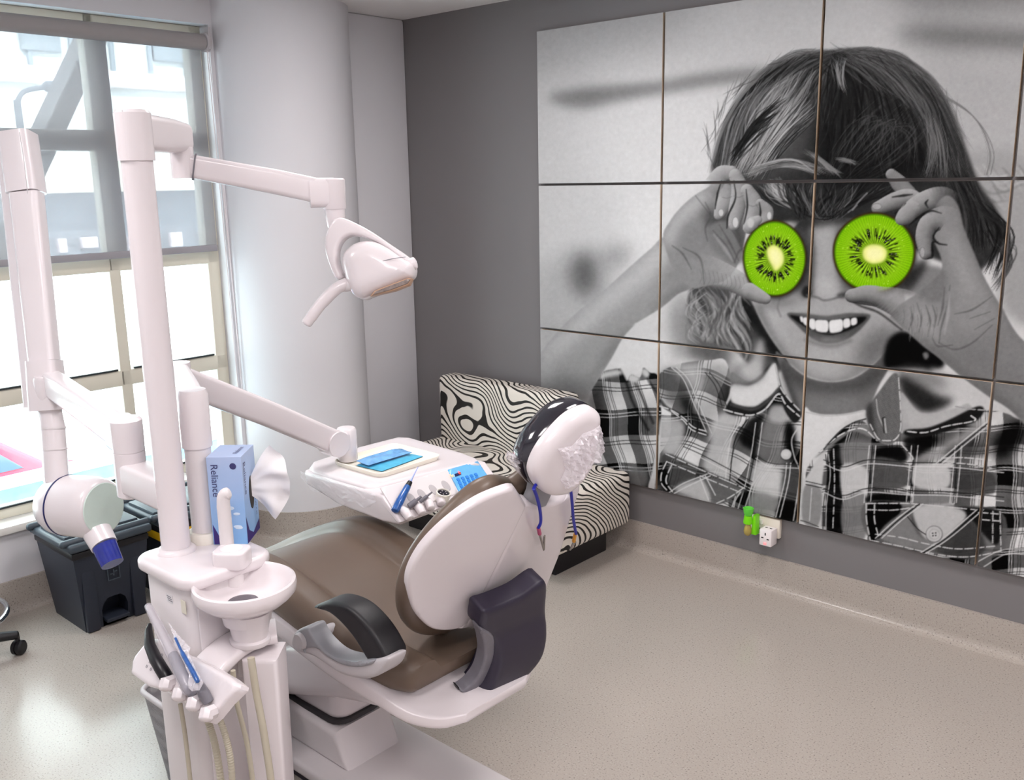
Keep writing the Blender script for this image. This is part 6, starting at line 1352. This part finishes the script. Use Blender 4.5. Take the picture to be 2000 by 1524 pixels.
    kiwi(757, 1003, 181, 176, [(708, 990), (740, 968), (790, 972), (815, 1000), (800, 1040), (750, 1052), (712, 1030)], 9)
    # finger tips over the slices
    p.limb(A4([(960, 1290), (880, 1235), (790, 1203), (720, 1190), (660, 1198)]), [40, 30, 20, 17, 13], 134, 72, 158, (-.1, -1), fade=.6)
    p.limb(A3([(1050, 880), (1026, 895), (1010, 912)]), [8, 12, 11], 150, 100, 180, (-.5, -.6)); p.fill(A3([(1000, 885), (1018, 874), (1032, 890), (1022, 916), (1005, 912)]), 192, 1.2, .8)
    p.limb(A4([(930, 806), (900, 836), (880, 852)]), [16, 17, 12], 136, 84, 160, (-.3, -1))
    p.limb(A3([(1010, 1212), (1060, 1238), (1088, 1248)]), [16, 13, 9], 148, 96, 170, (-.1, -1))
    # overall print grain and warm cast
    lf = p.blur(np.random.RandomState(3).normal(0, 1, (PH, PW)).astype(np.float32), 2.2) * 11; p.a += (lf * (np.abs(p.a[..., 0] - p.a[..., 1]) < 6))[..., None]
    g_ = np.random.RandomState(5).normal(0, 1.6, (PH, PW, 1)).astype(np.float32)
    return np.clip(p.a + g_, 2, 250)

prt = paint() / 255.0; prt = np.clip(prt ** 1.04 - .09 * (1 - prt) ** 4, .004, 1)
def to_lin(a): return np.where(a <= .04045, a / 12.92, ((a + .055) / 1.055) ** 2.4)
prt = to_lin(prt) * MURAL_GAIN
PS, PT, GAP = .72, 3.476 * .72, .012
names = [['pale sky and a grey streak, top left corner', 'pale background and the child\'s left hair edge, top row', 'dark crown of the child\'s hair, top row', 'blurred grey background at the right end, top row'],
         ['forearm beside a dark blur, middle row left', 'hand holding the smaller kiwi slice, middle row', 'larger kiwi slice and smile, middle row', 'wrist and hair ends, middle row right end'],
         ['elbow and checked sleeve behind the bench, bottom row', 'buttoned shirt pocket and collar, bottom row', 'open collar and large pocket button, bottom row', 'checked shirt shoulder at the right end, bottom row']]
NS = 236
for r_ in range(3):
    for c_ in range(4):
        xa, xb = c_ * PS + GAP / 2, (c_ + 1) * PS - GAP / 2; za, zb = PT - (r_ + 1) * PS + GAP / 2, PT - r_ * PS - GAP / 2
        if c_ == 0: xa -= GAP / 2
        if r_ == 0: zb += GAP / 2
        if r_ == 2: za -= GAP / 2
        gx, gz = np.meshgrid(np.linspace(xa, xb, NS), np.linspace(za, zb, NS)); W3 = np.stack([gx, np.zeros_like(gx), gz], -1) - np.array(CAM)
        dz = W3 @ np.array(CF); pu = 1000 + FOC * (W3 @ np.array(CR)) / dz; pv = 762 - FOC * (W3 @ np.array(CU)) / dz
        qx_ = pu - X0; qx_ = np.where(qx_ > PW - 12, 2 * (PW - 12) - qx_, qx_); qx_ = np.clip(qx_, 0, PW - 2.01); qy_ = np.clip(pv - Y0, 0, PH - 2.01)
        ix, iy = qx_.astype(int), qy_.astype(int); fx, fy = (qx_ - ix)[..., None], (qy_ - iy)[..., None]
        colr = (prt[iy, ix] * (1 - fx) + prt[iy, ix + 1] * fx) * (1 - fy) + (prt[iy + 1, ix] * (1 - fx) + prt[iy + 1, ix + 1] * fx) * fy
        n = NS * NS; co = np.zeros((n + 8, 3), np.float32); co[:n, 0] = gx.ravel(); co[:n, 2] = gz.ravel(); 
        k = 0
        for yv in (0, WB - .001):
            for (xv, zv) in ((xa, za), (xb, za), (xb, zb), (xa, zb)): co[n + k] = (xv, yv, zv); k += 1
        base = np.array([xa, 0, za], np.float32); co -= base
        a = np.arange(n).reshape(NS, NS); q = np.stack([a[:-1, :-1], a[:-1, 1:], a[1:, 1:], a[1:, :-1]], -1).reshape(-1, 4)
        q = np.concatenate([q, np.array([[n, n + 4, n + 5, n + 1], [n + 1, n + 5, n + 6, n + 2], [n + 2, n + 6, n + 7, n + 3], [n + 3, n + 7, n + 4, n], [n + 4, n + 7, n + 6, n + 5]])])
        me = bpy.data.meshes.new('mural_panel'); me.vertices.add(n + 8); me.vertices.foreach_set('co', co.ravel()); me.loops.add(q.size); me.loops.foreach_set('vertex_index', q.ravel().astype(np.int32))
        me.polygons.add(len(q)); me.polygons.foreach_set('loop_start', np.arange(0, q.size, 4, dtype=np.int32)); 
        mi = np.zeros(len(q), np.int32); mi[-5:] = 1; me.materials.append(M['mural']); me.materials.append(M['panel_edge']); me.polygons.foreach_set('material_index', mi)
        at = me.color_attributes.new('print', 'FLOAT_COLOR', 'POINT'); cc = np.ones((n + 8, 4), np.float32); cc[:n, :3] = colr.reshape(-1, 3); at.data.foreach_set('color', cc.ravel())
        me.update(calc_edges=True); me.validate()
        o = bpy.data.objects.new('mural_panel', me); COL.objects.link(o); o.location = base
        tag(o, 'black and white mural panel showing ' + names[r_][c_], 'wall panel', 'photo mural panels')
# ================================================================= LIGHT
w = bpy.data.worlds.new('sky'); scn.world = w; w.use_nodes = True
bg = w.node_tree.nodes['Background']; bg.inputs[0].default_value = (.88, .96, 1.0, 1); bg.inputs[1].default_value = 7.4
sun = bpy.data.lights.new('sun', 'SUN'); sun.energy = 9; sun.angle = .02; sun.color = (1, .98, .95)
so = bpy.data.objects.new('sun', sun); COL.objects.link(so); so.rotation_euler = (math.radians(18), math.radians(48), 0)
def area(name, loc, rot, sx, sy, e, col):
    l = bpy.data.lights.new(name, 'AREA'); l.shape = 'RECTANGLE'; l.size = sx; l.size_y = sy; l.energy = e; l.color = col
    o = bpy.data.objects.new(name, l); COL.objects.link(o); o.location = loc; o.rotation_euler = rot; return o
for i, (x, y) in enumerate(((.6, -1.3), (2.4, -1.3), (4.1, -1.5), (.6, -3.4), (2.4, -3.4), (4.1, -3.6))):  # two lamps nearest wall_right are added, unseen, as fill bounced off that wall
    area('ceiling_lamp_and_fill', (x, y, CEIL - .01), (0, 0, 0), .6, .6, 16.5, (1, .95, .945))
pl = area('window_portal', (-1.36, (YO0 + YO1) / 2, (ZO0 + ZO1) / 2), (0, -PI / 2, 0), ZO1 - ZO0, YO1 - YO0, 1, (1, 1, 1)); pl.data.cycles.is_portal = True
vs = scn.view_settings; scn.display_settings.display_device = 'sRGB'
vs.view_transform = 'Standard'; vs.look = 'None'; vs.exposure = .45; vs.gamma = 1; vs.use_curve_mapping = False
try:
    scn.cycles.use_denoising = True; scn.cycles.sample_clamp_indirect = 8; scn.cycles.max_bounces = 10; scn.cycles.transparent_max_bounces = 16
    scn.cycles.caustics_reflective = False; scn.cycles.caustics_refractive = False
except Exception: pass
